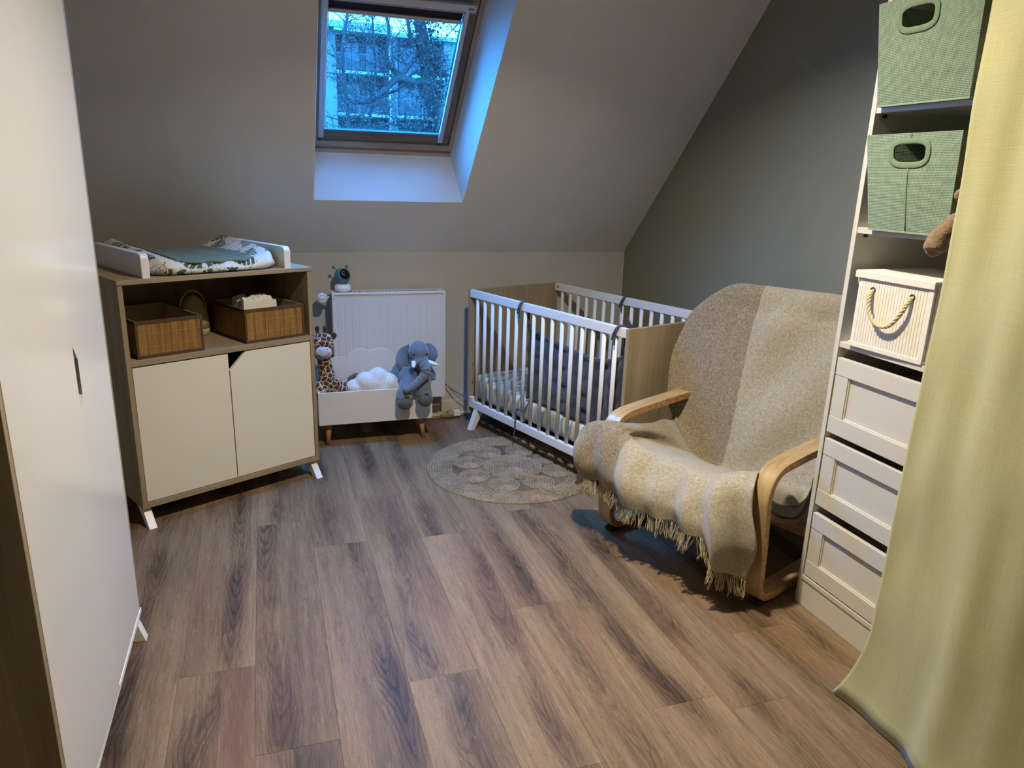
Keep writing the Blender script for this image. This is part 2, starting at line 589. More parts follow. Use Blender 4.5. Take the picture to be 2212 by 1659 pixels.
# ------------------------------------------------------------------ outside: apartment block and bare tree
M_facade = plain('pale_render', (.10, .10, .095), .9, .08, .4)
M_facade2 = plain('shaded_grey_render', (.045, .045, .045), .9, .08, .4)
M_slab = plain('white_slab_edge', (.15, .15, .145), .8, .03)
M_dark = plain('dark_glass_panes', (.015, .016, .018), .15, .1)
M_rail = plain('dark_iron_railing', (.025, .025, .027), .5)
BY, BF = 57.0, 57.0 / 45.0
def bz(z): return EYE + (z - EYE) * BF
def bbx(bm, x0, x1, z0, z1, y0, y1): bx(bm, x0 * BF, x1 * BF, BY + y0, BY + y1, bz(z0), bz(z1))
bld = thing('apartment_building', 'pale apartment block with balconies seen through the skylight', 'building', (0, 0, 0))
def bpart(name, m, rects, y0, y1, parent=bld):
    bm = bmesh.new()
    for a in rects:
        bbx(bm, *a, y0, y1)
    return obj(name, bm, m, parent)
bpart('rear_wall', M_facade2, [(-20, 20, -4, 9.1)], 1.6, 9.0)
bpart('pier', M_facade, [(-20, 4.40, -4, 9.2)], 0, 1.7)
bpart('pier', M_facade, [(7.30, 7.47, -4, 9.02)], -.25, .05)
bpart('pier', M_facade, [(7.47, 7.92, -4, 9.0)], .3, 1.7)
bpart('pier', M_facade, [(10.6, 20, -4, 9.0)], 0, 1.7)
bpart('roof_slab', M_slab, [(-20.2, 7.5, 9.05, 9.38)], -.7, 9)
bpart('roof_slab', M_slab, [(7.5, 20, 8.86, 9.08)], -.3, 9)
bpart('cornice', M_slab, [(4.28, 7.5, 8.86, 9.0)], -.9, .2)
for z in (6.86, 4.62, 2.3):
    bpart('balcony_slab', M_slab, [(4.40, 7.32, z - .12, z + .03)], -.5, 1.7)
    bpart('balcony_slab', M_slab, [(7.8, 10.6, z - .1, z + .06)], -.4, 1.7)
for z in (6.92, 4.70):
    for (x0, x1) in ((5.05, 5.35), (5.42, 5.76), (6.3, 6.9), (8.2, 8.75), (8.85, 9.3), (9.6, 10.2)):
        w = bpart('window', M_slab, [(x0 - .05, x1 + .05, z, z + 1.62)], 1.5, 1.62)
        bpart('pane', M_dark, [(x0, x1, z + .04, z + 1.55)], 1.46, 1.51, w)
    for (x0, x1, yf) in ((4.42, 7.28, -.48), (7.95, 10.58, -.38)):
        bm = bmesh.new()
        bbx(bm, x0, x1, z + .83, z + .88, yf, yf + .06)
        bbx(bm, x0, x1, z + .10, z + .13, yf, yf + .05)
        n = int((x1 - x0) / .095)
        for i in range(n + 1):
            x = lerp(x0, x1, i / n)
            bbx(bm, x - .010, x + .010, z + .05, z + .85, yf + .01, yf + .04)
        obj('railing', bm, M_rail, bld)
for z in (6.92, 4.70):
    for x0 in (-13.5, -10.8, -8.1, -5.4, -2.7, .3):
        w = bpart('window', M_slab, [(x0 - .05, x0 + 1.05, z + .3, z + 1.62)], -.08, .02)
        bpart('pane', M_dark, [(x0, x0 + 1.0, z + .35, z + 1.55)], -.1, -.07, w)
bm = bmesh.new()
tube(bm, [(7.36 * BF, BY - .35, -4), (7.36 * BF, BY - .35, bz(8.9))], .09, 10)
obj('drainpipe', bm, M_slab, bld, True)

M_bark = plain('grey_brown_bark', (.02, .018, .016), .95, .35, 9, bump=.6, bs=40)
M_ivy = plain('dark_ivy_leaves', (.02, .023, .018), .7, .5, 30)
tree = thing('bare_tree', 'bare ivy-covered tree outside the skylight, in front of the pale block', 'tree', (3.3, 14, -4))
TY = 14.0
rt_ = random.Random(11)
def tl(x, z, dy=0.0): return Vector((x - 3.3, dy, z + 4))
bm = bmesh.new()
tube(bm, spline([tl(3.35, -4), tl(3.25, 1.0), tl(3.2, 2.3), tl(3.06, 2.75), tl(3.0, 3.15), tl(2.94, 3.6), tl(2.84, 4.1), tl(2.8, 4.8), tl(2.9, 6.2)], 4),
     [.3, .28, .26, .24, .2, .19, .18, .175, .17, .16, .155, .15, .145, .14, .14, .135, .13, .13, .12, .12, .12, .115, .11, .11, .1, .1, .1, .095, .09, .08, .07, .06, .04], 10)
obj('trunk', bm, M_bark, tree, True)
bm = bmesh.new()
ends = []
def branch(p, d, L, r, lvl):
    pts = [p]; rr = [r]
    n = 5
    for i in range(n):
        d = (d + Vector((rt_.uniform(-.28, .28), rt_.uniform(-.2, .2), rt_.uniform(-.18, .26)))).normalized()
        p = p + d * L / n
        pts.append(p); rr.append(max(r * (1 - .14 * (i + 1)), .004))
        ends.append((p.copy(), lvl))
        if lvl < 3 and i > 0 and rt_.random() < .85:
            s = Vector((rt_.uniform(-1, 1), rt_.uniform(-.5, .5), rt_.uniform(-.4, .9))).normalized()
            branch(p.copy(), (d * .5 + s * .8).normalized(), L * rt_.uniform(.45, .7), rr[-1] * .6, lvl + 1)
    tube(bm, pts, rr, 5 if lvl < 2 else 4)
def limb(pts, r0, r1, kids):
    P = spline(pts, 4)
    rr = [lerp(r0, r1, i / (len(P) - 1)) for i in range(len(P))]
    tube(bm, P, rr, 8)
    for i in range(2, len(P)):
        ends.append((P[i], 1))
        for _ in range(kids):
            s = Vector((rt_.uniform(-1, 1), rt_.uniform(-.5, .5), rt_.uniform(-.5, 1))).normalized()
            branch(P[i].copy(), s, rt_.uniform(.35, .8), rr[i] * .40, 1 if rt_.random() < .35 else 2)
limb([tl(3.02, 3.05), tl(2.75, 3.02), tl(2.46, 3.07), tl(2.2, 2.85), tl(1.95, 2.66), tl(1.6, 2.6)], .085, .03, 1)
limb([tl(2.46, 3.07), tl(2.62, 3.25), tl(2.78, 3.5), tl(2.68, 3.8), tl(2.6, 4.3)], .055, .03, 1)
limb([tl(2.46, 3.07), tl(2.25, 3.4), tl(2.3, 3.9), tl(2.1, 4.4)], .045, .02, 1)
limb([tl(1.5, 1.2), tl(1.55, 2.3), tl(1.48, 3.3), tl(1.6, 4.1), tl(1.7, 4.9)], .04, .018, 2)
limb([tl(1.95, 1.0), tl(1.9, 2.1), tl(2.05, 3.1), tl(2.0, 4.2)], .035, .015, 1)
limb([tl(3.1, 2.5), tl(3.4, 2.9), tl(3.5, 3.5), tl(3.7, 4.3)], .07, .03, 2)
limb([tl(3.1, 2.4), tl(2.8, 2.2), tl(2.4, 2.3), tl(2.0, 2.2)], .05, .02, 1)
obj('branches', bm, M_bark, tree, True)
bm = bmesh.new()
def leaf(p, s):
    M = Tm(*p) @ Matrix.Rotation(rt_.uniform(0, 6.3), 4, 'Z') @ Matrix.Rotation(rt_.uniform(-1.3, 1.3), 4, 'X')
    vs = [bm.verts.new(M @ Vector(q)) for q in ((0, -s, 0), (s * .8, 0, s * .25), (0, s, 0), (-s * .8, 0, s * .25))]
    bm.faces.new(vs)
for i in range(3600):
    z = rt_.uniform(1.6, 4.9)
    x = 3.06 - .3 * (z - 3) * .4 + rt_.gauss(0, .16)
    leaf(tl(x, z, rt_.uniform(-.3, .2)), rt_.uniform(.018, .038))
for i in range(2600):
    x = rt_.uniform(1.4, 3.6)
    leaf(tl(x, 2.15 + rt_.gauss(0, .22) + .15 * math.sin(x * 5), rt_.uniform(-.3, .3)), rt_.uniform(.012, .028))
for p, l in ends:
    for _ in range(2):
        leaf(p + Vector((rt_.gauss(0, .05), rt_.gauss(0, .05), rt_.gauss(0, .05))), rt_.uniform(.010, .02))
tag(obj('ivy', bm, M_ivy, tree), 'dark ivy leaves', kind='stuff')
grd = box('ground', -60, 80, 6, 120, -4.3, -4.0, plain('garden_ground', (.12, .13, .09), .95), None, 0)
tag(grd, 'garden ground below the house', kind='structure')

# ------------------------------------------------------------------ ceiling light (the room light, above the frame)
lamp = thing('ceiling_light', 'small round downlight fixed to the flat ceiling', 'lamp', (LAMP_POS[0], LAMP_POS[1], 0))
bm = bmesh.new()
lathe(bm, [(.064, ZC), (.085, ZC), (.085, ZC - .012), (.078, ZC - .022), (.066, ZC - .022), (.064, ZC - .018)], 32)
obj('trim_ring', bm, M_reveal, lamp, True)
bm = bmesh.new()
lathe(bm, [(.0, ZC - .012), (.065, ZC - .012), (.065, ZC - .006), (0, ZC - .006)], 32)
gl_ = G('lamp_diffuser'); gl_.set(color=(.9, .9, .88, 1), emit=(*LAMP_COL, 1), emits=6.0)
obj('diffuser', bm, gl_.m, lamp)
ld = bpy.data.lights.new('bulb', 'AREA')
ld.shape = 'DISK'
ld.size = .10
ld.spread = rad(142)
ld.energy = LAMP_W
ld.color = LAMP_COL
lo_ = bpy.data.objects.new('bulb', ld)
COL.objects.link(lo_)
lo_.location = (0, 0, LAMP_POS[2])
lo_.parent = lamp
# ------------------------------------------------------------------ shared furniture materials
OAK = (S(128, 113, 92), S(150, 134, 110), S(168, 152, 127))
M_oak_x = woodmat('grey_oak_x', *OAK, 'x', 1.0, .5, 1.0, .9)
M_oak_y = woodmat('grey_oak_y', *OAK, 'y', 1.0, .5, 1.0, .9)
M_oak_z = woodmat('grey_oak_z', *OAK, 'z', 1.0, .5, 1.0, .9)
M_lacq = plain('cream_white_lacquer', (.74, .70, .62), .32, .02, 2)
M_gloss = plain('glossy_white_lacquer', (.76, .73, .67), .13, .015, 2)
M_wpaint = plain('white_painted_wood', (.78, .77, .74), .38, .02)
M_screw = plain('dark_screw_hole', (.02, .02, .02), .5)

# ------------------------------------------------------------------ wardrobe
wd = thing('wardrobe', 'tall two-door wardrobe with glossy white doors and grey oak sides', 'wardrobe', (-.458, 1.372, 0))
WW, WD, WB, WT = .882, .55, .085, 2.02
box('side_panel', -WD, .0185, 0, .018, WB, WT, M_oak_z, wd, .0015)
box('side_panel', -WD, .0185, WW - .018, WW, WB, WT, M_oak_z, wd, .0015)
box('top_panel', -WD, 0, .018, WW - .018, WT - .018, WT, M_oak_y, wd, .0015)
box('bottom_panel', -WD, 0, .018, WW - .018, WB, WB + .018, M_oak_y, wd, .0015)
box('back_panel', -WD, -WD + .006, .018, WW - .018, WB + .018, WT - .018, M_oak_z, wd, 0)
box('bottom_rail', -.028, .021, .002, WW - .002, WB - .016, WB, M_wpaint, wd, .002)
gp = .488
bm = bmesh.new()
prism(bm, [(.0195, WB + .002), (gp - .002, WB + .002), (gp - .002, WT - .02), (.0195, WT - .02)], .001, .019, 'yz', .0012)
d1 = obj('door', bm, M_gloss, wd)
d1.rotation_euler = (0, 0, rad(-.6))
bm = bmesh.new()
z0 = .955
prism(bm, [(gp + .002, WB + .002), (WW - .0195, WB + .002), (WW - .0195, WT - .02), (gp + .002, WT - .02),
           (gp + .002, 1.03), (gp + .052, .972), (gp + .052, .885), (gp + .002, .835)], .001, .019, 'yz', .0012)
d2 = obj('door', bm, M_gloss, wd)
def splayleg(name, parent, x0, x1, pts, m, axis='yz'):
    bm = bmesh.new()
    prism(bm, pts, x0, x1, axis, .002)
    return obj(name, bm, m, parent)
for y in (.03, WW - .065):
    splayleg('leg', wd, y, y + .035, [(-.045, WB - .016), (.015, WB - .016), (.036, 0), (.003, 0)], M_wpaint, 'xz')
    splayleg('leg', wd, y, y + .035, [(-WD + .02, WB), (-WD + .085, WB), (-WD + .03, 0), (-WD - .0, 0)], M_wpaint, 'xz')

# ------------------------------------------------------------------ changing table
ct = thing('changing_table', 'grey oak changing table with two cream doors, open shelf and white guard rails', 'changing table', (-.530, 3.001, 0), 27.4835)
CW, CD, CB, CT_ = .809, .55, .08, 1.006
t = .0185
box('side_panel', 0, t, 0, CD, CB, CT_ - .018, M_oak_z, ct, .001)
sp = box('side_panel', CW - t, CW, 0, CD, CB, CT_ - .018, M_oak_z, ct, .001)
box('top_panel', -.002, CW + .002, -.004, CD, CT_ - .018, CT_, M_oak_x, ct, .0012)
box('bottom_panel', t, CW - t, 0, CD, CB, CB + .023, M_oak_x, ct, .001)
box('shelf', t, CW - t, .001, CD - .008, .671, .695, M_oak_x, ct, .001)
box('back_panel', t, CW - t, CD - .008, CD, CB + .023, CT_ - .018, M_oak_z, ct, 0)
for z in (.93, .90, .872):
    bm = bmesh.new()
    lathe(bm, [(.0, 0), (.0035, 0), (.0035, .001), (0, .001)], 10, Tm(CW - t - .001, .06, z) @ Rm('Y', -90))
    obj('peg_hole', bm, M_screw, sp)
bm = bmesh.new()
prism(bm, [(t + .002, .106), (.4005, .106), (.4005, .666), (t + .002, .666)], .002, .019, 'xz', .001)
obj('door', bm, M_lacq, ct)
bm = bmesh.new()
prism(bm, [(.4045, .106), (CW - t - .002, .106), (CW - t - .002, .666), (.480, .666), (.4045, .594)], .002, .019, 'xz', .001)
obj('door', bm, M_lacq, ct)
for x in (.004, CW - .004 - .032):
    splayleg('leg', ct, x, x + .032, [(.03, CB), (.085, CB), (.005, 0), (-.032, 0)], M_wpaint)
    splayleg('leg', ct, x, x + .032, [(CD - .085, CB), (CD - .03, CB), (CD + .03, 0), (CD - .005, 0)], M_wpaint)
for x in (.097, .690):
    bm = bmesh.new()
    pr = [(.012, CT_)]
    for k in range(7):
        a = rad(180 - 90 * k / 6)
        pr.append((.032 + .02 * math.cos(a), CT_ + .072 + .02 * math.sin(a)))
    pr += [(CD - .01, CT_ + .092), (CD - .01, CT_)]
    prism(bm, pr, x, x + .030, 'yz', .004)
    gr = obj('guard_rail', bm, M_wpaint, ct)
    bm = bmesh.new()
    lathe(bm, [(.0, 0), (.004, 0), (.004, .001), (0, .001)], 10, Tm(x - .0005 if x > .4 else x + .0305, .07, CT_ + .04) @ Rm('Y', -90 if x > .4 else 90))
    obj('screw', bm, M_screw, gr)

# changing mat with printed cover and terry insert
def leafmat():
    g = G('monstera_print_cotton')
    uv = g.uv()
    base = g.noise(uv, 3, 2)
    c = g.ramp(base, [(.3, S(196, 186, 168)), (.7, S(214, 206, 190))])
    def leaves(c, scale, col, seed, thr, ink=False):
        v = g.map(uv, (1, 1, 1), (seed, seed * .7, 0))
        vn = g.node('ShaderNodeTexVoronoi', {'Vector': v, 'Scale': scale, 'Randomness': .75}, voronoi_dimensions='2D', feature='F1')
        d = g.vm('SUBTRACT', v, vn.outputs['Position'])
        rn = g.sep(vn.outputs['Color'])[0]
        ang = g.math('MULTIPLY', rn, 6.28)
        rv = g.node('ShaderNodeVectorRotate', {'Vector': d, 'Angle': ang}, rotation_type='Z_AXIS').outputs[0]
        s = g.sep(g.vm('MULTIPLY', rv, (scale, scale, 1)))
        x, y = s[0], s[1]
        # heart-like outline
        ax = g.math('ABSOLUTE', x)
        w = g.math('SUBTRACT', .40, g.math('MULTIPLY', g.math('ADD', y, .1), .42))
        w = g.math('MULTIPLY', w, g.rampf(g.math('ADD', y, .5), [(.06, 0.0), (.16, .85), (.35, 1.0), (.8, .8), (.98, 0.0)]))
        inside = g.math('LESS_THAN', ax, w)
        # ribs running outwards as pale slits
        ph = g.math('SINE', g.math('MULTIPLY', g.math('SUBTRACT', y, g.math('MULTIPLY', ax, .55)), 34.0))
        slit = g.math('MULTIPLY', g.math('GREATER_THAN', ph, .62), g.math('GREATER_THAN', ax, .05))
        if ink:
            edge = g.math('LESS_THAN', g.math('ABSOLUTE', g.math('SUBTRACT', ax, w)), .022)
            m = g.math('MAXIMUM', edge, g.math('MULTIPLY', inside, g.math('GREATER_THAN', ph, .93)))
        else:
            m = g.math('MULTIPLY', inside, g.math('SUBTRACT', 1.0, slit))
        m = g.math('MULTIPLY', m, g.math('GREATER_THAN', g.sep(vn.outputs['Color'])[1], thr))
        return g.mix(m, c, col)
    c = leaves(c, 11.0, S(120, 116, 100), 3.3, .1, True)
    c = leaves(c, 8.5, S(66, 78, 42), 7.9, .12)
    g.set(color=c, rough=.85, sheen=.1)
    g.bump(g.noise(uv, 220, 2), .1, .001)
    return g.m
M_leaf = leafmat()
def terry(name, c0, c1):
    g = G(name)
    o = g.obj()
    n = g.noise(o, 170, 4, .75)
    n2 = g.noise(o, 12, 2)
    f = g.math('ADD', g.math('MULTIPLY', n, .6), g.math('MULTIPLY', n2, .4))
    g.set(color=g.ramp(f, [(.3, c0), (.7, c1)]), rough=.95, sheen=.3)
    g.bump(n, 1.0, .008)
    return g.m
M_terry = terry('green_terry_cloth', S(78, 98, 74), S(112, 134, 106))
mat_ = thing('changing_mat', 'padded changing mat with monstera-leaf cover between the guard rails', 'changing mat', (-.530, 3.001, 0), 27.4835)
def matz(a, b):
    """a across -1..1, b from 0 front to 1 back: top surface height above the table"""
    e = max(0, abs(a) - .42) / .58
    side = .046 * min(1, e * 1.25) ** 1.2 * (1 - .45 * max(0, .35 - b) / .35)
    back = .026 * b ** 2
    drop = (1 - min(1, (1 - abs(a)) / .10)) ** 2 * .020 + (1 - min(1, b / .06)) ** 2 * .022 + (1 - min(1, (1 - b) / .08)) ** 2 * .03
    return .044 + side + back * (.4 + .6 * e) - drop
def matxy(a, b):
    # rounded front corners
    x = .408 + a * .272
    y = .018 + b * .54
    c = max(0, abs(a) - .74) / .26
    y += (1 - b) * c * c * .05
    x -= a * .012 * (1 - min(1, b / .15))
    return x, y
NA, NB = 56, 56
top, bot = [], []
for i in range(NB + 1):
    b = i / NB
    rt, rb = [], []
    for j in range(NA + 1):
        a = -1 + 2 * j / NA
        x, y = matxy(a, b)
        z = matz(a, b)
        w_ = .0025 * mnoise.noise((x * 14, y * 14, 1))
        rt.append((x, y, CT_ + z + w_))
        e = max(abs(a), abs(2 * b - 1))
        rb.append((x + (.408 - x) * .05, y + (.29 - y) * .04, CT_ + .002))
    top.append(rt); bot.append(rb)
bm = bmesh.new()
V1 = gridbm(bm, top, lambda i, j: (matxy(-1 + 2 * j / NA, i / NB)[0], matxy(0, i / NB)[1]))
uvl = bm.loops.layers.uv.active
V2 = [[bm.verts.new(p) for p in row] for row in bot]
for i in range(NB):
    for j in range(NA):
        bm.faces.new((V2[i][j], V2[i + 1][j], V2[i + 1][j + 1], V2[i][j + 1]))
def rim(seq1, seq2):
    # bulging side wall in three steps
    steps = [seq1]
    cen = Vector((.408, .29, 0))
    for k, (tt, out) in enumerate(((.3, .012), (.7, .014))):
        row = []
        for v, w in zip(seq1, seq2):
            p = v.co.lerp(w.co, tt)
            d = Vector((p.x, p.y, 0)) - cen
            p += d.normalized() * out
            row.append(bm.verts.new(p))
        steps.append(row)
    steps.append(seq2)
    for A, B in zip(steps, steps[1:]):
        for k in range(len(A)):
            k2 = (k + 1) % len(A)
            f = bm.faces.new((A[k], A[k2], B[k2], B[k]))
            for lp in f.loops:
                c = lp.vert.co
                lp[uvl].uv = (c.x, c.y + (c.z - CT_) * 1.0 - .05)
per = lambda V: [V[0][j] for j in range(NA)] + [V[i][NA] for i in range(NB)] + [V[NB][j] for j in range(NA, 0, -1)] + [V[i][0] for i in range(NB, 0, -1)]
rim(per(V1), per(V2))
obj('mat_cover', bm, M_leaf, mat_, True)
bm = bmesh.new()
P = []
for i in range(41):
    b = .03 + .955 * i / 40
    row = []
    for j in range(41):
        a = -.66 + 1.20 * j / 40 + .05 * math.sin(b * 5)
        wv = .02 * math.sin(j * .5)
        x, y = matxy(a, min(1, b + wv * (1 if i == 0 else 0)))
        row.append((x, y, CT_ + matz(a, b) + .004 + .003 * mnoise.noise((x * 20, y * 20, 0)) + .0025 * mnoise.noise((x * 14, y * 14, 1))))
    P.append(row)
gridbm(bm, P)
to = obj('terry_insert', bm, M_terry, mat_, True, label='sage green terry towelling insert')
sm = to.modifiers.new('thick', 'SOLIDIFY'); sm.thickness = .005; sm.offset = 0

# bamboo baskets
def bamboo(name, dark, mid, light):
    g = G(name)
    uv = g.obj()
    a = g.noise(g.map(uv, (190, 190, 6)), 1.0, 3, .7)
    b = g.noise(g.map(uv, (60, 60, 2)), 1.0, 2, .6)
    g.set(color=g.ramp(g.math('ADD', g.math('MULTIPLY', a, .5), g.math('MULTIPLY', b, .5)), [(.33, dark), (.5, mid), (.68, light)]), rough=.55)
    g.bump(a, .2, .001)
    return g.m
M_bam = bamboo('golden_bamboo', S(92, 62, 26), S(142, 104, 52), S(170, 130, 74))
M_trim = plain('brown_cloth_trim', S(78, 58, 40), .9, .12, 40, bump=.2, bs=900)
M_lin = plain('beige_basket_lining', S(168, 152, 124), .95, .08, 20, bump=.2, bs=700)
M_band = plain('pale_cotton_thread', S(190, 160, 110), .9)
def slatbox(th_, w, d, h, slat, m_slat, m_trim, m_lin, rnd):
    """thing parent at its front-left-bottom corner; fabric walls faced with bamboo slats"""
    T_ = .004
    bm = bmesh.new()
    bx(bm, 0, w, 0, T_, .004, h); bx(bm, 0, w, d - T_, d, .004, h)
    bx(bm, 0, T_, 0, d, .004, h); bx(bm, w - T_, w, 0, d, .004, h)
    bx(bm, 0, w, 0, d, 0, .004)
    obj('lining', bm, m_lin, th_)
    bm = bmesh.new()
    for (L, f) in ((w, lambda s: (s, -.001, 0, 1)), (d, lambda s: (-.001, s, 1, 0))):
        s = .006
        while s < L - .006:
            q = slat * rnd.uniform(.75, 1.3)
            e = min(s + q, L - .005)
            dp_ = rnd.uniform(.0015, .003)
            if f(0)[3]:
                bx(bm, s, e - .0005, -dp_, .0005, .012, h - .012)
            else:
                bx(bm, -dp_, .0005, s, e - .0005, .012, h - .012)
                bx(bm, w - .0005, w + dp_, s, e - .0005, .012, h - .012)
            s = e
    tag(obj('bamboo_slats', bm, m_slat, th_), 'thin upright bamboo slats', kind='stuff')
    bm = bmesh.new()
    for z0, z1 in ((0, .013), (h - .013, h + .0015)):
        bx(bm, -.004, w + .004, -.004, .0, z0, z1, .001); bx(bm, -.004, w + .004, d, d + .004, z0, z1, .001)
        bx(bm, -.004, .0, 0, d, z0, z1, .001); bx(bm, w, w + .004, 0, d, z0, z1, .001)
    for x, y in ((0, 0), (w, 0), (0, d), (w, d)):
        bx(bm, x - .0045, x + .0045, y - .0045, y + .0045, .002, h - .002, .001)
    obj('cloth_binding', bm, m_trim, th_)
    bm = bmesh.new()
    for z in (h * .3, h * .66):
        bx(bm, 0, w, -.0034, -.0028, z, z + .0008)
        bx(bm, -.0034, -.0028, 0, d, z, z + .0008)
    obj('stitching', bm, M_band, th_)
rb_ = random.Random(4)
CTM = Tm(-.530, 3.001, 0) @ Rm('Z', 27.4835)
def ctloc(x, y, z): return tuple(CTM @ Vector((x, y, z)))
b1 = thing('bamboo_basket', 'bamboo basket with brown binding at the left of the open shelf', 'basket', ctloc(.052, .014, .6952), 27.48, 'bamboo baskets on the changing table shelf')
slatbox(b1, .253, .38, .147, .0075, M_bam, M_trim, M_lin, rb_)
b2 = thing('bamboo_basket', 'bamboo basket holding white wipes at the right of the open shelf', 'basket', ctloc(.493, .012, .6952), 27.48, 'bamboo baskets on the changing table shelf')
slatbox(b2, .272, .32, .147, .0075, M_bam, M_trim, M_lin, rb_)
# pack of white wipes sticking out of the right basket
M_tissue = plain('white_tissue_paper', (.72, .70, .66), .9, .05, 20)
bm = bmesh.new()
P = []
for i in range(15):
    row = []
    for j in range(19):
        u, v = j / 18, i / 14
        h = .055 + .03 * mnoise.noise((u * 3.2, v * 2.6, 3)) + .014 * mnoise.noise((u * 9, v * 8, 1)) + .02 * math.sin(u * 3.1) * math.sin(v * 3.1)
        if i in (0, 14) or j in (0, 18):
            h = -.06
        row.append((u * .17, v * .13, .11 + h))
    P.append(row)
gridbm(bm, P)
o = obj('tissue_bundle', bm, M_tissue, None)
o.location = ctloc(.515, .07, .6952); o.rotation_euler = (0, 0, rad(27.48))
tag(o, 'crumpled white tissue bundle lying in the right bamboo basket', 'tissues')
# cream teardrop night light between the baskets
nl = thing('night_light', 'cream teardrop-shaped night light standing between the two bamboo baskets', 'night light', ctloc(.395, .30, .6952), 27.48)
M_cream = plain('cream_plastic', S(176, 160, 128), .45, .03)
bm = bmesh.new()
lathe(bm, [(0, 0), (.055, 0), (.062, .012), (.066, .035)], 32)
for v in bm.verts: v.co.y *= .75
obj('base', bm, M_lin, nl, True)
bm = bmesh.new()
lathe(bm, [(.066, .035), (.064, .08), (.056, .12), (.042, .155), (.022, .178), (0, .186)], 32)
for v in bm.verts: v.co.y *= .75
obj('body', bm, M_cream, nl, True)
bm = bmesh.new()
tube(bm, [(.058 * math.cos(a), -.0, .115 + .088 * math.sin(a)) for a in [rad(x) for x in range(-20, 201, 10)]], .004, 8)
obj('carry_loop', bm, M_lin, nl, True)
# small green-rimmed jar lid on the floor below
bm = bmesh.new()
tube(bm, [(.045 * math.cos(a), .045 * math.sin(a), .045) for a in [2 * PI * k / 32 for k in range(32)]], .004, 8, closed=True)
lathe(bm, [(.0, 0), (.036, 0), (.044, .045), (.040, .045), (.033, .004), (0, .004)], 28)
o = obj('plastic_cup', bm, plain('dark_green_plastic', (.03, .07, .05), .3), None, True)
o.location = ctloc(.13, .17, 0)
tag(o, 'dark green plastic cup standing under the changing table', 'cup')
# ------------------------------------------------------------------ crib
CRX, CRY, CRA = 1.078, 3.914, -72.3
CRM = Tm(CRX, CRY, 0) @ Rm('Z', CRA)
def crloc(x, y, z): return tuple(CRM @ Vector((x, y, z)))
crib = thing('crib', 'white slatted baby crib with grey oak end panels', 'crib', (CRX, CRY, 0), CRA)
CL, CV = 1.231, .640
OAK2 = (S(136, 120, 96), S(160, 143, 116), S(178, 160, 132))
M_oakc = woodmat('pale_oak_crib_panel', *OAK2, 'z', .9, .5, 1.0, .85)
for x0, x1 in ((-.018, 0), (CL, CL + .018)):
    box('end_panel', x0, x1, .0, CV, .074, .806, M_oakc, crib, .0015)
for y0 in (.0, CV - .024):
    tr_ = box('top_rail', 0, CL, y0, y0 + .024, .763, .806, M_wpaint, crib, .003)
    box('bottom_rail', 0, CL, y0, y0 + .024, .117, .161, M_wpaint, crib, .003)
    if y0 > .1:
        bm = bmesh.new()
        lathe(bm, [(0, 0), (.006, 0), (.006, .001), (0, .001)], 12, Tm(.03, y0 - .0005, .787) @ Rm('X', 90))
        obj('screw', bm, M_screw, tr_)
bm = bmesh.new()
tube(bm, [(0, 0, .158), (0, 0, .766)], .0098, 12)
s0 = obj('spindle', bm, M_wpaint, crib, True)
s0.scale = (1.25, .8, 1)
first = True
for y in (.012, CV - .012):
    for k in range(16):
        o = s0 if first else dupo(s0, crib)
        first = False
        o.location = (.062 + k * .0732, y, 0)
for x in (.052, CL - .06 + .02):
    for y, sgn in ((.02, -1), (CV - .02, 1)):
        pts = [(y - .02 * 0 - .018, .118), (y + .030 * 1, .118), (y + .012 + sgn * .045, 0), (y - .018 + sgn * .045, 0)]
        splayleg('leg', crib, x, x + .038, pts, M_wpaint)
bm = bmesh.new()
for z in (.37, .26):
    lathe(bm, [(0, 0), (.004, 0), (.004, .001), (0, .001)], 10, Tm(.0005, .022, z) @ Rm('Y', 90))
tag(obj('bolt_holes', bm, M_screw, crib), None, kind='stuff')
box('white_tag', .008, .04, -.004, .02, .161, .183, M_tissue, crib, .002, label='small white plastic tag on the rail')

# mattress with striped sheet
def sheetmat():
    g = G('striped_muslin_sheet')
    o = g.obj()
    s = g.sep(o)
    w = g.noise(g.map(o, (3, 3, 3)), 3, 2)
    ph = g.math('SINE', g.math('ADD', g.math('MULTIPLY', s[0], 120.0), g.math('MULTIPLY', w, 9.0)))
    ph2 = g.math('SINE', g.math('ADD', g.math('MULTIPLY', s[0], 17.0), g.math('MULTIPLY', w, 5.0)))
    c = g.mix(g.rampf(ph, [(.3, 0.0), (.9, .8)]), S(206, 202, 188), S(126, 142, 128))
    c = g.mix(g.rampf(ph2, [(.55, 0.0), (.75, .55)]), c, S(96, 118, 110))
    g.set(color=c, rough=.9)
    g.bump(g.math('ADD', ph, g.noise(o, 40, 3)), .35, .006)
    return g.m
M_sheet = sheetmat()
bm = bmesh.new()
bx(bm, .008, CL - .008, .03, CV - .03, .163, .285, .035, None, 4)
bmesh.ops.subdivide_edges(bm, edges=[e for e in bm.edges if e.calc_length() > .2], cuts=10, use_grid_fill=True)
for v in bm.verts:
    v.co.z += (.012 * mnoise.noise((v.co.x * 9, v.co.y * 9, 0)) + .03 * max(0, 1 - v.co.x / .22)) * (1 if v.co.z > .2 else 0)
mt = obj('crib_mattress', bm, M_sheet, None, True)
mt.location = (CRX, CRY, 0); mt.rotation_euler = (0, 0, rad(CRA))
tag(mt, 'crib mattress in a green and white striped sheet inside the crib', 'mattress')
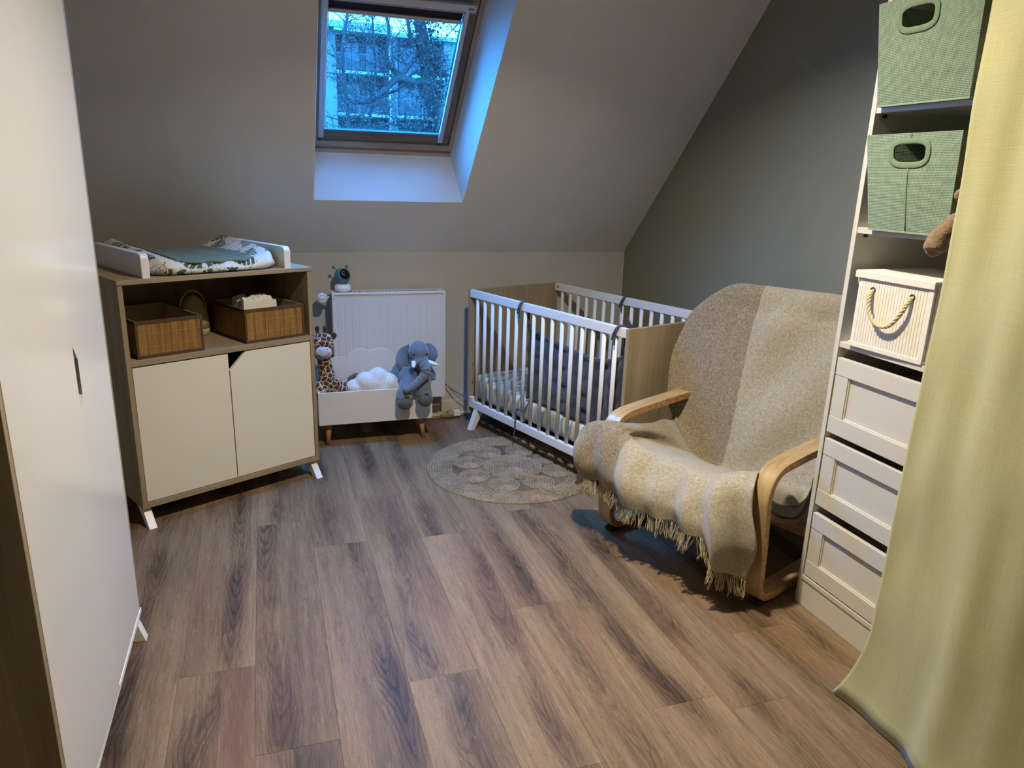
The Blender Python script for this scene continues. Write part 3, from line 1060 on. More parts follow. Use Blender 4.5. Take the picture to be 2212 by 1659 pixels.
# teal muslin cloth by the far side
bm = bmesh.new()
P = []
for i in range(13):
    row = []
    for j in range(13):
        u, v = j / 12, i / 12
        row.append((.30 + u * .17 + .01 * math.sin(v * 7), .33 + v * .08 + .02 * math.sin(u * 6), .292 + .15 * math.sin(v * PI * .8) * (.6 + .4 * math.sin(u * 3)) + .012 * mnoise.noise((u * 5, v * 5, 2))))
    P.append(row)
gridbm(bm, P)
o = obj('muslin_cloth', bm, plain('teal_muslin', S(28, 104, 124), .9, .1, 20), None, True)
sm = o.modifiers.new('thick', 'SOLIDIFY'); sm.thickness = .004
o.location = (CRX, CRY, 0); o.rotation_euler = (0, 0, rad(CRA))
tag(o, 'crumpled teal muslin cloth lying on the crib mattress', 'cloth')

# quilted navy bumper hung from the rails around the near half
def quilt():
    g = G('dark_navy_quilted_cotton')
    o = g.obj()
    n = g.noise(o, 14, 3)
    g.set(color=g.ramp(n, [(.3, S(44, 46, 62)), (.7, S(62, 64, 82))]), rough=.55, sheen=.3)
    g.bump(g.noise(o, 45, 3, .6), .5, .01)
    return g.m
M_quilt = quilt()
M_tie = plain('slate_blue_cotton_cord', S(70, 78, 104), .8, .08, 60)
bp = thing('crib_bumper', 'quilted navy crib bumper tied to the crib rails with slate cords', 'bumper', (CRX, CRY, 0), CRA)
path = spline([(.50, .048, 0), (.75, .052, 0), (1.0, .05, 0), (1.14, .052, 0), (1.195, .10, 0), (1.20, .2, 0), (1.20, .44, 0), (1.195, .54, 0), (1.14, .588, 0), (1.0, .59, 0), (.80, .588, 0), (.66, .59, 0)], 10)
n = len(path)
sag = lambda s: -.075 * (abs(math.sin(s * PI * 3)) ** .8)
P = []
NZ = 22
for k in range(NZ + 1):
    row = []
    for i, p in enumerate(path):
        s = i / (n - 1)
        tang = (path[min(i + 1, n - 1)] - path[max(i - 1, 0)]).normalized()
        nr = Vector((-tang.y, tang.x, 0))
        ztop = .70 + sag(s)
        zb = .292
        z = lerp(zb, ztop, k / NZ)
        q = .020 * abs(math.sin(s * PI * 16)) * abs(math.sin(k / NZ * PI * 4)) + .012 * mnoise.noise((s * 9, k * .3, 5))
        row.append(p + nr * q + Vector((0, 0, z)))
    P.append(row)
bm = bmesh.new()
gridbm(bm, P)
o = obj('quilted_panel', bm, M_quilt, bp, True)
sm = o.modifiers.new('thick', 'SOLIDIFY'); sm.thickness = .018; sm.offset = 1
def cord(name, pts, r=.0042):
    bm = bmesh.new()
    tube(bm, spline(pts, 6), r, 8, flat=1.0)
    return obj(name, bm, M_tie, bp, True)
def railtie(x, yr, zt=.808, sgn=-1):
    """loop over a top rail with two hanging ends on the outside"""
    yo = yr + sgn * .019; yi = yr - sgn * .018
    cord('tie_cord', [(x + .02, yi + .0, .68), (x + .01, yi, .76), (x + .004, yi, zt - .006), (x, yr, zt + .005), (x - .006, yo, zt - .006), (x - .022, yo - .002, .772), (x - .03, yo, .745)])
    cord('tie_cord', [(x + .024, yi, .69), (x + .02, yi, .77), (x + .014, yi, zt - .006), (x + .008, yr, zt + .006), (x + .002, yo, zt - .004), (x - .012, yo - .003, .765), (x - .014, yo, .725)])
railtie(.487, .012)
railtie(1.185, .012)
railtie(.60, CV - .012, sgn=-1)
cord('tie_cord', [(.52, .06, .30), (.505, .03, .245), (.485, -.006, .232), (.478, -.012, .20), (.478, -.014, .15), (.474, -.016, .085)])
cord('tie_cord', [(.52, .06, .30), (.525, .01, .24), (.535, -.004, .22), (.55, -.004, .185)])
cord('tie_cord', [(.478, -.008, .235), (.50, -.012, .242), (.53, -.006, .235)])

# ------------------------------------------------------------------ round braided jute mat
def jute():
    g = G('grey_jute_braid')
    o = g.obj()
    n = g.noise(o, 160, 3, .7)
    n2 = g.noise(o, 9, 2)
    c = g.ramp(g.math('ADD', g.math('MULTIPLY', n, .7), g.math('MULTIPLY', n2, .3)), [(.3, S(80, 70, 58)), (.5, S(138, 124, 106)), (.72, S(186, 170, 148))])
    g.set(color=c, rough=.95)
    g.bump(n, .35, .002)
    return g.m
M_jute = jute()
mat2 = thing('jute_rug', 'round braided jute rug with coiled rosettes on the floor before the crib', 'rug', (1.125, 3.235, 0))
RR = .432
def braid(bm, cx, cy, r, h=.0115, wd_=.0118):
    """one plaited ring: alternating swollen strands with a ridged rope cross-section"""
    n = max(10, int(2 * PI * r / .0085)) // 2 * 2
    rings = []
    for i in range(n):
        a = 2 * PI * i / n
        k = 1.0 if i % 2 else .62
        ro = r + .0016 * (1 if i % 4 < 2 else -1)
        ring = []
        for (dr, dz) in ((-wd_ * .54, 0), (-wd_ * .40, h * .55 * k), (0, h * k), (wd_ * .40, h * .55 * k), (wd_ * .54, 0)):
            ring.append(bm.verts.new((cx + (ro + dr) * math.cos(a), cy + (ro + dr) * math.sin(a), .001 + dz)))
        rings.append(ring)
    for i in range(n):
        A, B = rings[i], rings[(i + 1) % n]
        for k in range(4):
            bm.faces.new((A[k], A[k + 1], B[k + 1], B[k]))
STEP = .0128
for k in range(10):
    bm = bmesh.new()
    braid(bm, 0, 0, RR - .006 - k * STEP)
    obj('outer_braid', bm, M_jute, mat2)
bm = bmesh.new()
for k in range(12):
    braid(bm, 0, 0, .007 + k * STEP)
obj('centre_coil', bm, M_jute, mat2)
for q in range(8):
    a = 2 * PI * q / 8 + .3
    bm = bmesh.new()
    for k in range(6):
        braid(bm, 0, 0, .007 + k * STEP)
    o = obj('rosette_coil', bm, M_jute, mat2)
    o.location = (.230 * math.cos(a), .230 * math.sin(a), 0)

# ------------------------------------------------------------------ radiator
M_rad = plain('radiator_enamel', (.66, .63, .57), .4, .02)
ra = thing('radiator', 'white ribbed panel radiator under the sloping ceiling', 'radiator', (.328, 3.98, 0))
RW, RZ0, RZ1 = .62, .168, .79
def ribbed(y, sgn):
    """pressed panel: shallow vertical ribs with tapered ends"""
    bm = bmesh.new()
    nx, nz = 16 * 10, 24
    P = []
    for i in range(nz + 1):
        z = lerp(RZ0, RZ1 - .012, i / nz)
        e = min(1, max(0, (z - RZ0 - .03) / .02)) * min(1, max(0, (RZ1 - .055 - z) / .02))
        row = []
        for j in range(nx + 1):
            x = RW * j / nx
            f = (x / RW * 16) % 1
            gr = math.exp(-((f - .5) / .07) ** 2)
            row.append((x, y + sgn * .0035 * gr * e, z))
        P.append(row)
    gridbm(bm, P)
    return bm
obj('front_panel', ribbed(0, 1), M_rad, ra, True)
bm = bmesh.new()
bx(bm, 0, RW, .002, .012, RZ0, RZ1 - .012); bx(bm, 0, RW, .088, .098, RZ0, RZ1 - .012)
obj('water_panels', bm, M_rad, ra)
box('side_cover', -.003, .001, -.002, .1, RZ0 + .01, RZ1 - .002, M_rad, ra, .001)
box('side_cover', RW - .001, RW + .003, -.002, .1, RZ0 + .01, RZ1 - .002, M_rad, ra, .001)
box('edge_fold', -.003, .008, -.006, .002, RZ0, RZ1 - .01, M_rad, ra, .002)
box('edge_fold', RW - .008, RW + .003, -.006, .002, RZ0, RZ1 - .01, M_rad, ra, .002)
bm = bmesh.new()
bx(bm, -.004, RW + .004, -.004, .018, RZ1 - .014, RZ1, .003)
bx(bm, -.004, RW + .004, .082, .104, RZ1 - .014, RZ1, .003)
bx(bm, -.004, .02, .018, .082, RZ1 - .008, RZ1); bx(bm, RW - .03, RW + .004, .018, .082, RZ1 - .008, RZ1)
obj('top_frame', bm, M_rad, ra)
bm = bmesh.new()
bx(bm, 0, .007, .018, .082, RZ1 - .006, RZ1)
g0 = obj('grille_bar', bm, M_rad, ra)
for k in range(40):
    o = g0 if k == 0 else dupo(g0, ra)
    o.location = (.024 + k * .0142, 0, 0)
box('fin_block', .01, RW - .01, .02, .08, RZ0 + .02, RZ1 - .06, plain('dark_fins', (.1, .1, .1), .7), ra, 0)
for x in (.14, .48):
    box('wall_bracket', x, x + .03, .1, .143, RZ0 - .0, RZ1 - .1, M_rad, ra, 0)
box('lower_pipe_box', RW - .16, RW - .014, .06, .13, .098, RZ0, plain('grey_pipe_cover', (.3, .28, .25), .6), ra, .001)
M_chrome = plain('chrome', (.7, .7, .7), .12, .02, metal=1.0)
bm = bmesh.new()
tube(bm, [(-.004, .05, .757), (-.034, .05, .757)], .009, 14)
obj('valve_stem', bm, M_chrome, ra, True)
bm = bmesh.new()
TMx = Tm(-.052, .05, .757) @ Rm('X', 90)
lathe(bm, [(0, -.02), (.022, -.02), (.028, -.012), (.029, .02), (.027, .034), (.024, .037), (0, .037)], 32, TMx)
th = obj('thermostat_head', bm, M_wpaint, ra, True)
bm = bmesh.new()
tube(bm, [(-.052 + .0215 * math.cos(a), .0125, .757 + .0215 * math.sin(a)) for a in [2 * PI * k / 40 for k in range(40)]], .0011, 6, closed=True)
obj('groove_ring', bm, plain('grey_groove', (.12, .12, .12), .6), th, True)
textmesh('lettering', 'Danfoss', .0105, plain('grey_print', (.1, .1, .11), .6), th, Tm(-.052, .0123, .757) @ Rm('X', 90) @ Rm('Z', 4), .0003)

# baby monitor camera on the radiator
bmn = thing('baby_monitor', 'turquoise ball baby monitor with two antennae on the radiator', 'baby monitor', (.390, 4.035, .7902), 0)
M_teal = plain('turquoise_plastic', S(74, 132, 142), .35, .03)
bm = bmesh.new()
lathe(bm, [(0, 0), (.036, 0), (.044, .004), (.046, .02), (.042, .034), (.030, .041), (0, .043)], 36)
obj('base', bm, M_wpaint, bmn, True)
bm = bmesh.new(); sphere(bm, (0, 0, .083), .0435, None, 4)
hd = obj('ball_head', bm, M_teal, bmn, True)
bm = bmesh.new()
dirv = Vector((.30, -.86, .42)).normalized()
lathe(bm, [(0, .0455), (.012, .0448), (.022, .0415), (.0285, .036), (.029, .0335), (0, .030)], 32, Tm(0, 0, .083) @ dirv.to_track_quat('Z', 'Y').to_matrix().to_4x4())
lens = obj('black_visor', bm, plain('glossy_black_plastic', (.004, .004, .005), .08), hd, True)
bm = bmesh.new(); sphere(bm, Vector((0, 0, .083)) + Vector((.14, -.95, .28)).normalized() * .0446, .0022, None, 2)
obj('indicator', bm, plain('clear_lens', (.7, .7, .72), .1), hd, True)
bm = bmesh.new()
tube(bm, [(.01, -.038, .052), (.018, -.036, .053), (.024, -.034, .059)], [.002, .0028, .002], 8)
obj('smile_mark', bm, plain('black_mark', (.01, .01, .01), .3), hd, True)
for a in (-1, 1):
    bm = bmesh.new()
    tp = Vector((a * .046 + (.0 if a < 0 else -.022), 0, .130 if a < 0 else .135))
    tube(bm, [Vector((a * .018, 0, .108)), tp], .0028, 8)
    sphere(bm, tp, .0085, None, 3)
    obj('antenna', bm, M_teal, bmn, True)

# ------------------------------------------------------------------ toy box
tb = thing('toy_box', 'white toy box on oak legs with a cloud-shaped back panel', 'toy box', (.216, 3.74, 0))
TW, TD, T0, T1 = .607, .215, .124, .303
M_tb = plain('white_toy_box_lacquer', (.72, .69, .63), .35, .02)
M_beech = woodmat('natural_oak_legs', S(150, 108, 62), S(178, 134, 82), S(196, 152, 98), 'z', 1.5, .45)
box('front_panel', 0, TW, 0, .012, T0, T1, M_tb, tb, .0012)
box('side_panel', 0, .012, .012, TD - .012, T0, T1, M_tb, tb, .0012)
box('side_panel', TW - .012, TW, .012, TD - .012, T0, T1, M_tb, tb, .0012)
box('bottom_panel', .012, TW - .012, .012, TD - .012, T0 + .006, T0 + .016, M_tb, tb, 0)
prof = [(0, T0), (TW, T0), (TW, .36)]
cl = [(.607, .36), (.59, .40), (.55, .425), (.50, .432), (.455, .437), (.435, .452), (.405, .472), (.36, .484), (.325, .480), (.299, .470),
      (.275, .480), (.25, .486), (.215, .480), (.185, .455), (.168, .440), (.13, .444), (.085, .436), (.04, .41), (.0, .36)]
cs = [(p.x, p.y) for p in spline([(x, z, 0) for x, z in cl], 4)]
bm = bmesh.new()
prism(bm, prof[:2] + cs, TD - .012, TD, 'xz', .0012)
obj('cloud_back', bm, M_tb, tb)
for x, sx in ((.055, -1), (TW - .055, 1)):
    for y, sy in ((.05, -.3), (TD - .05, .3)):
        bm = bmesh.new()
        tube(bm, [(x, y, T0), (x + sx * .012, y + sy * .03, 0)], [.0165, .0105], 14)
        obj('leg', bm, M_beech, tb, True)
# clear ball under the toy box
bm = bmesh.new(); sphere(bm, (.484, 3.93, .032), .032, None, 4)
g = G('clear_plastic_ball'); g.set(color=(.75, .78, .8, 1), rough=.05, trans=.85, ior=1.3)
tag(obj('toy_ball', bm, g.m, None, True), 'clear plastic ball on the floor under the toy box', 'ball')
# ------------------------------------------------------------------ soft toys in the toy box
def giraffe_fur():
    g = G('giraffe_patch_plush')
    o = g.obj()
    d = g.noise(o, 20, 2, color=True)
    v = g.vm('ADD', o, g.vm('MULTIPLY', g.vm('SUBTRACT', d, (.5, .5, .5)), (.016, .016, .016)))
    e = g.voro(v, 38, 'DISTANCE_TO_EDGE')
    m = g.rampf(e, [(.055, 0.0), (.08, 1.0)])
    n = g.noise(o, 300, 2)
    g.set(color=g.mix(m, S(206, 184, 150), g.ramp(n, [(.3, S(58, 30, 18)), (.7, S(92, 48, 28))])), rough=.95, sheen=.3)
    g.bump(n, .4, .003)
    return g.m
def plushmat(name, c0, c1, sc=260, b=.6, sheen=.35):
    g = G(name)
    o = g.obj()
    n = g.noise(o, sc, 3, .7)
    g.set(color=g.ramp(n, [(.3, c0), (.7, c1)]), rough=.95, sheen=sheen)
    g.bump(n, b, .004)
    return g.m
M_gir = giraffe_fur()
M_brown = plushmat('dark_brown_plush', S(40, 24, 16), S(66, 42, 28))
M_muz = plushmat('pale_grey_plush', S(176, 178, 182), S(206, 208, 212))
M_blackthread = plain('black_thread', (.012, .012, .014), .6)
gi = thing('giraffe_plush', 'giraffe soft toy with brown patches and white muzzle in the toy box', 'soft toy', (.292, 3.845, .142), 0)
blob('body', [('s', (.018, 0, .075), (.082, .066, .08)), ('s', (-.006, 0, .16), (.052, .048, .09)), ('t', [(-.004, 0, .16), (-.022, -.002, .25), (-.032, -.004, .33)], [.05, .041, .036]),
              ('s', (-.034, -.006, .405), (.058, .05, .062)), ('s', (-.036, -.008, .355), (.05, .045, .04)),
              ('t', [(-.045, -.02, .21), (-.068, -.045, .165), (-.052, -.066, .135)], [.026, .026, .024]),
              ('t', [(.04, -.02, .2), (.064, -.045, .165), (.046, -.066, .145)], [.026, .026, .024]),
              ('t', [(-.03, -.02, .04), (-.04, -.06, .03)], [.034, .032]), ('t', [(.06, -.02, .04), (.085, -.055, .03)], [.036, .032])], M_gir, gi, .0055)
blob('muzzle', [('s', (-.036, -.046, .365), (.044, .026, .036))], M_muz, gi, .005)
bm = bmesh.new()
tube(bm, spline([(-.068, -.066, .362), (-.045, -.0735, .351), (-.022, -.073, .353), (-.004, -.064, .368)], 6), .0011, 6)
obj('smile_stitch', bm, M_blackthread, gi, True)
for x in (-.054, -.016):
    bm = bmesh.new(); sphere(bm, (x, -.0695, .382 + (x + .054) * .15), (.0028, .0015, .0034), None, 2)
    obj('nostril', bm, plain('grey_thread', (.1, .1, .12), .7), gi, True)
    bm = bmesh.new(); sphere(bm, (x, -.052, .418), .004, None, 2)
    obj('eye', bm, M_blackthread, gi, True)
for x, s in ((-.056, -1), (-.022, 1)):
    blob('horn', [('t', [(x, .0, .45), (x + s * .003, 0, .478)], [.008, .009]), ('s', (x + s * .003, 0, .487), .0135)], M_brown, gi, .004)
for x, s in ((-.088, -1), (.022, 1)):
    blob('ear', [('s', (x, .004, .44), (.018, .009, .022), Rm('Y', 35 * s))], M_brown, gi, .004)
for x in (-.052, .046):
    blob('hoof', [('s', (x, -.076, .128 + (.01 if x > 0 else 0)), (.028, .022, .027))], M_brown, gi, .005)

# white cloud cushion
M_fluff = plushmat('white_fluffy_fleece', S(206, 206, 208), S(236, 236, 238), 120, .9)
c_ = blob('cloud_cushion', [('s', (.05, 0, .05), (.052, .045, .05)), ('s', (.105, -.005, .085), (.055, .045, .055)), ('s', (.175, 0, .10), (.058, .045, .060)), ('s', (.235, -.004, .07), (.05, .042, .055)), ('s', (.28, 0, .045), (.045, .04, .045)), ('s', (.16, 0, .045), (.152, .05, .05)), ('s', (.15, -.004, .075), (.10, .047, .06))], M_fluff, None, .006, 14)
c_.location = (.365, 3.822, .248)
tag(c_, 'white fluffy cloud-shaped cushion between the giraffe and elephant toys', 'cushion')
# brown fluffy animal behind the cushion
b_ = blob('brown_plush', [('s', (0, 0, .08), (.03, .022, .06)), ('s', (.014, -.004, .142), (.024, .018, .02)), ('s', (-.012, 0, .125), (.02, .016, .022))], plushmat('grey_brown_fur', S(82, 70, 58), S(124, 108, 92), 150, 1.0), None, .005)
b_.location = (.418, 3.905, .200)
tag(b_, 'small grey-brown furry toy peeking from behind the cloud cushion', 'soft toy')

# elephant sitting on the front edge
M_ele = plushmat('blue_grey_velour', S(86, 96, 108), S(110, 120, 132), 220, .35, .5)
M_ele2 = plushmat('dark_grey_velour_soles', S(74, 76, 74), S(90, 92, 90), 220, .3, .3)
el = thing('elephant_plush', 'blue-grey elephant soft toy sitting on the right end of the toy box', 'soft toy', (.745, 3.80, .142), 0)
EB = [('s', (.0, .02, .19), (.078, .066, .1)), ('s', (.012, -.012, .345), (.056, .06, .066)), ('s', (.014, -.04, .300), (.046, .045, .042)),
      ('t', [(-.04, -.01, .205), (-.065, -.06, .185), (-.082, -.095, .15), (-.084, -.112, .112)], [.036, .037, .040, .043]),
      ('t', [(.03, -.01, .195), (.032, -.06, .185), (.026, -.095, .155), (.024, -.110, .122)], [.036, .038, .041, .044]),
      ('t', [(-.055, .0, .255), (-.078, -.03, .22), (-.07, -.06, .19)], [.026, .026, .024]),
      ('t', [(.066, .0, .255), (.085, -.02, .215), (.082, -.03, .19)], [.026, .024, .022])]
blob('body', EB, M_ele, el, .0055)
trunk = spline([(.018, -.08, .315), (.03, -.105, .285), (.028, -.118, .255), (.005, -.124, .228), (-.03, -.132, .2), (-.068, -.142, .180), (-.092, -.145, .172)], 6)
bm = bmesh.new()
nT = len(trunk)
tube(bm, trunk, [lerp(.031, .0155, i / (nT - 1)) * (1 + .05 * math.sin(i * 1.7)) for i in range(nT)], 16)
obj('trunk', bm, M_ele, el, True)
for k, (i, zz) in enumerate(((9, 0), (12, 0))):
    p = trunk[i]; q = trunk[i + 1]
    tg = (q - p).normalized()
    a1 = tg.orthogonal().normalized(); a2 = tg.cross(a1)
    rr = lerp(.031, .0155, i / (nT - 1)) * 1.04
    bm = bmesh.new()
    tube(bm, [p + (a1 * math.cos(a) + a2 * math.sin(a)) * rr for a in [2 * PI * t / 24 for t in range(24)]], .0015, 6, closed=True)
    obj('trunk_crease', bm, M_ele2, el, True)
for s in (-1, 1):
    bm = bmesh.new()
    base = Vector((.014 + s * .038, -.062, .302))
    tip = base + (Vector((-.012, -.048, -.014)) if s < 0 else Vector((.052, -.034, -.012)))
    tube(bm, spline([base, base.lerp(tip, .5), tip], 4), [.0135, .0135, .013, .0125, .0118, .0105, .009, .0065, .002], 14)
    obj('tusk', bm, plushmat('white_felt', S(214, 214, 216), S(234, 234, 236), 300, .2), el, True)
    # big soft ear, cupped
    bm = bmesh.new()
    P = []
    for i in range(15):
        row = []
        for j in range(15):
            u, v = j / 14, i / 14
            wdt = (.082 if s < 0 else .058) * math.sin(PI * min(1, max(0.02, v * .86 + .14))) ** .6 if v < .97 else .02
            x = s * (.046 + u * wdt) + .012
            z = .392 - v * (.175 if s < 0 else .135) - u * (.030 if s < 0 else .012) + .02 * u * math.sin(v * 3)
            y = .012 + .02 * u * math.sin(u * 2.5 + v * 4) - .03 * u * (1 - abs(2 * v - 1))
            row.append((x, y, z))
        P.append(row)
    gridbm(bm, P)
    e = obj('ear', bm, M_ele, el, True)
    sm = e.modifiers.new('thick', 'SOLIDIFY'); sm.thickness = .009; sm.offset = 0
    sb = e.modifiers.new('round', 'SUBSURF'); sb.levels = 1; sb.render_levels = 1
    bm = bmesh.new(); sphere(bm, (.014 + s * .034, -.056, .345), .0065, None, 3)
    obj('eye', bm, plain('black_bead', (.006, .006, .007), .12), el, True)
for x, z in ((-.084, .112), (.024, .122)):
    bm = bmesh.new(); sphere(bm, (x, -.128, z - .012), (.041, .034, .040), Rm('X', 20), 3)
    obj('foot', bm, M_ele2, el, True)
    bm = bmesh.new(); sphere(bm, (x + .004, -.147, z + .024), (.013, .006, .008), Rm('X', -35), 3)
    obj('toenail', bm, plain('charcoal_felt', (.03, .032, .034), .9), el, True)

# ------------------------------------------------------------------ cables and plugs behind the crib
M_cable = plain('white_cable', (.62, .58, .5), .5)
M_cable2 = plain('grey_brown_cable', (.22, .18, .14), .5)
bm = bmesh.new()
tube(bm, spline([(.955, 4.095, .262), (1.0, 4.09, .215), (1.06, 4.085, .175), (1.12, 4.088, .142), (1.20, 4.09, .12)], 6), .0022, 6)
tag(obj('power_cable', bm, M_cable, None, True), 'thin white cable running along the wall from radiator to crib', 'cable')
bm = bmesh.new()
tube(bm, spline([(.965, 4.1, .232), (.995, 4.085, .195), (1.03, 4.07, .155), (1.075, 4.06, .115), (1.13, 4.06, .085), (1.19, 4.065, .07)], 6), .0022, 6)
tag(obj('power_cable', bm, M_cable2, None, True), 'thin brown cable drooping on the wall beside the radiator', 'cable')
pl = thing('plug_coupling', 'beige socket coupling with white plug lying against the skirting board', 'plug', (.96, 4.06, 0), 0)
M_beige = plain('beige_plastic', S(150, 134, 100), .5, .05)
bm = bmesh.new()
tube(bm, [(-.015, 0, .018), (.0, 0, .02), (.022, 0, .024), (.028, 0, .026)], [.009, .012, .020, .021], 14)
obj('socket_grip', bm, M_beige, pl, True)
bm = bmesh.new()
tube(bm, [(.028, 0, .026), (.032, 0, .0265), (.058, 0, .029), (.062, 0, .029)], [.021, .0245, .0255, .023], 16)
obj('socket_body', bm, M_beige, pl, True)
bm = bmesh.new()
bx(bm, .062, .105, -.02, .02, .017, .05, .004)
obj('plug_body', bm, M_wpaint, pl)
bm = bmesh.new()
tube(bm, [(.105, 0, .033), (.118, 0, .034), (.135, 0, .036), (.17, .005, .03)], [.006, .006, .0035, .003], 10)
obj('plug_cord', bm, M_wpaint, pl, True)
bm = bmesh.new()
tube(bm, spline([(-.015, 0, .018), (-.05, .005, .008), (-.12, .02, .006), (-.25, .03, .006)], 5), .0035, 8)
obj('socket_cord', bm, M_beige, pl, True)
# ------------------------------------------------------------------ bentwood armchair
ACX, ACY, ACA = 1.26, 2.498, -68.5
ac = thing('armchair', 'birch bentwood armchair beside the white shelf unit', 'armchair', (ACX, ACY, 0), ACA)
def birch():
    g = G('birch_veneer')
    o = g.obj()
    a = g.noise(g.map(o, (30, 5, 5)), 1.2, 4, .6, .8)
    b = g.noise(g.map(o, (160, 12, 12)), 1.2, 3, .6)
    f = g.math('ADD', g.math('MULTIPLY', a, .7), g.math('MULTIPLY', b, .3))
    g.set(color=g.ramp(f, [(.3, S(150, 122, 84)), (.5, S(176, 148, 108)), (.7, S(194, 168, 128))]), rough=.33, coat=.15)
    return g.m
M_birch = birch()
def ply():
    g = G('birch_ply_edge')
    o = g.obj()
    n = g.noise(g.map(o, (4, 30, 90)), 1.5, 3, .6)
    g.set(color=g.ramp(n, [(.35, S(150, 108, 62)), (.6, S(194, 152, 100))]), rough=.45)
    return g.m
M_ply = ply()
M_blackrub = plain('black_rubber', (.012, .012, .012), .6)
def bent(path, th, u0, u1):
    """laminated strip: path in (v, z), thickness th, between u0 and u1; veneer faces + ply edges"""
    pts = [Vector((0, a, b)) for a, b in path]
    n = len(pts)
    A, B = [], []
    for i in range(n):
        t = (pts[min(i + 1, n - 1)] - pts[max(i - 1, 0)]).normalized()
        nr = Vector((0, -t.z, t.y))
        A.append(pts[i] + nr * th / 2); B.append(pts[i] - nr * th / 2)
    bm = bmesh.new()
    va0 = [bm.verts.new((u0, p.y, p.z)) for p in A]; va1 = [bm.verts.new((u1, p.y, p.z)) for p in A]
    vb0 = [bm.verts.new((u0, p.y, p.z)) for p in B]; vb1 = [bm.verts.new((u1, p.y, p.z)) for p in B]
    edge = []
    for i in range(n - 1):
        bm.faces.new((va0[i], va1[i], va1[i + 1], va0[i + 1]))
        bm.faces.new((vb0[i], vb0[i + 1], vb1[i + 1], vb1[i]))
        edge.append(bm.faces.new((va0[i], va0[i + 1], vb0[i + 1], vb0[i])))
        edge.append(bm.faces.new((va1[i], vb1[i], vb1[i + 1], va1[i + 1])))
    edge.append(bm.faces.new((va0[0], vb0[0], vb1[0], va1[0])))
    edge.append(bm.faces.new((va0[-1], va1[-1], vb1[-1], vb0[-1])))
    for f in edge:
        f.material_index = 1
    es = [e for e in bm.edges if len(e.link_faces) == 2 and e.link_faces[0].material_index != e.link_faces[1].material_index]
    bmesh.ops.bevel(bm, geom=es, offset=.003, segments=2, affect='EDGES', profile=.5)
    return bm
def smooth_path(p, n): return [(q.y, q.z) for q in spline([(0, a, b) for a, b in p], n)]
loop = smooth_path([(.585, .032), (.35, .030), (.14, .030), (.075, .032), (.035, .045), (.012, .078), (.006, .13), (0, .25), (-.012, .37), (-.012, .425), (.006, .475), (.045, .506), (.11, .517), (.28, .526), (.45, .531), (.60, .530)], 6)
for u0 in (0.0, .690):
    o = obj('side_frame', bent(loop, .027, u0, u0 + .065), M_birch, ac)
    o.data.materials.append(M_ply)
    for v in (.03, .52):
        box('foot_pad', u0 + .012, u0 + .052, v, v + .045, .001, .018, M_blackrub, ac, .002)
    # rear upright joining runner and arm
    up_ = smooth_path([(.55, .046), (.565, .16), (.575, .30), (.578, .42), (.575, .516)], 5)
    o = obj('rear_upright', bent(up_, .024, u0 + .008, u0 + .057), M_birch, ac)
    o.data.materials.append(M_ply)
box('cross_bar', .065, .690, .40, .422, .13, .185, M_birch, ac, .003)
box('cross_bar', .065, .690, .555, .578, .25, .30, M_birch, ac, .003)
seatp = smooth_path([(.635, .92), (.595, .70), (.545, .48), (.495, .30), (.42, .195), (.28, .222), (.13, .30), (.02, .355), (-.005, .36)], 6)
for u0 in (.085, .62):
    o = obj('seat_rail', bent(seatp, .022, u0, u0 + .045), M_birch, ac)
    o.data.materials.append(M_ply)
cush = smooth_path([(.618, .955), (.595, .82), (.555, .65), (.508, .48), (.462, .33), (.40, .232), (.29, .258), (.15, .335), (.03, .392), (-.015, .395)], 6)
o = obj('cushion', bent(cush, .04, .10, .655), plain('ecru_cushion_cotton', S(190, 178, 152), .95), ac)
o.data.materials.append(o.data.materials[0])

# ------------------------------------------------------------------ throw blanket
def blanketmat():
    g = G('heathered_wool_throw')
    uv = g.uv()
    o = g.obj()
    s = g.sep(uv)[0]
    n = g.noise(o, 330, 4, .85)
    n2 = g.noise(o, 110, 3, .7)
    f = g.math('ADD', g.math('MULTIPLY', n, .65), g.math('MULTIPLY', n2, .35))
    dk = g.ramp(f, [(.36, S(84, 73, 58)), (.5, S(132, 119, 98)), (.64, S(178, 165, 142))])
    lt = g.ramp(f, [(.36, S(124, 115, 97)), (.5, S(164, 154, 133)), (.64, S(196, 187, 167))])
    wob = g.math('MULTIPLY', g.math('SUBTRACT', g.noise(o, 14, 2), .5), .006)
    m = g.math('GREATER_THAN', g.math('ADD', s, wob), .42)
    g.set(color=g.mix(m, dk, lt), rough=.95, sheen=.35)
    g.bump(f, .55, .004)
    return g.m
M_throw = blanketmat()
tbk = thing('throw_blanket', 'two-tone grey and beige wool throw with fringe draped over the armchair', 'blanket', (ACX, ACY, 0), ACA)
WS = [0, .1, .2, .31, .42, .55, .68, .80, .91, 1.0]
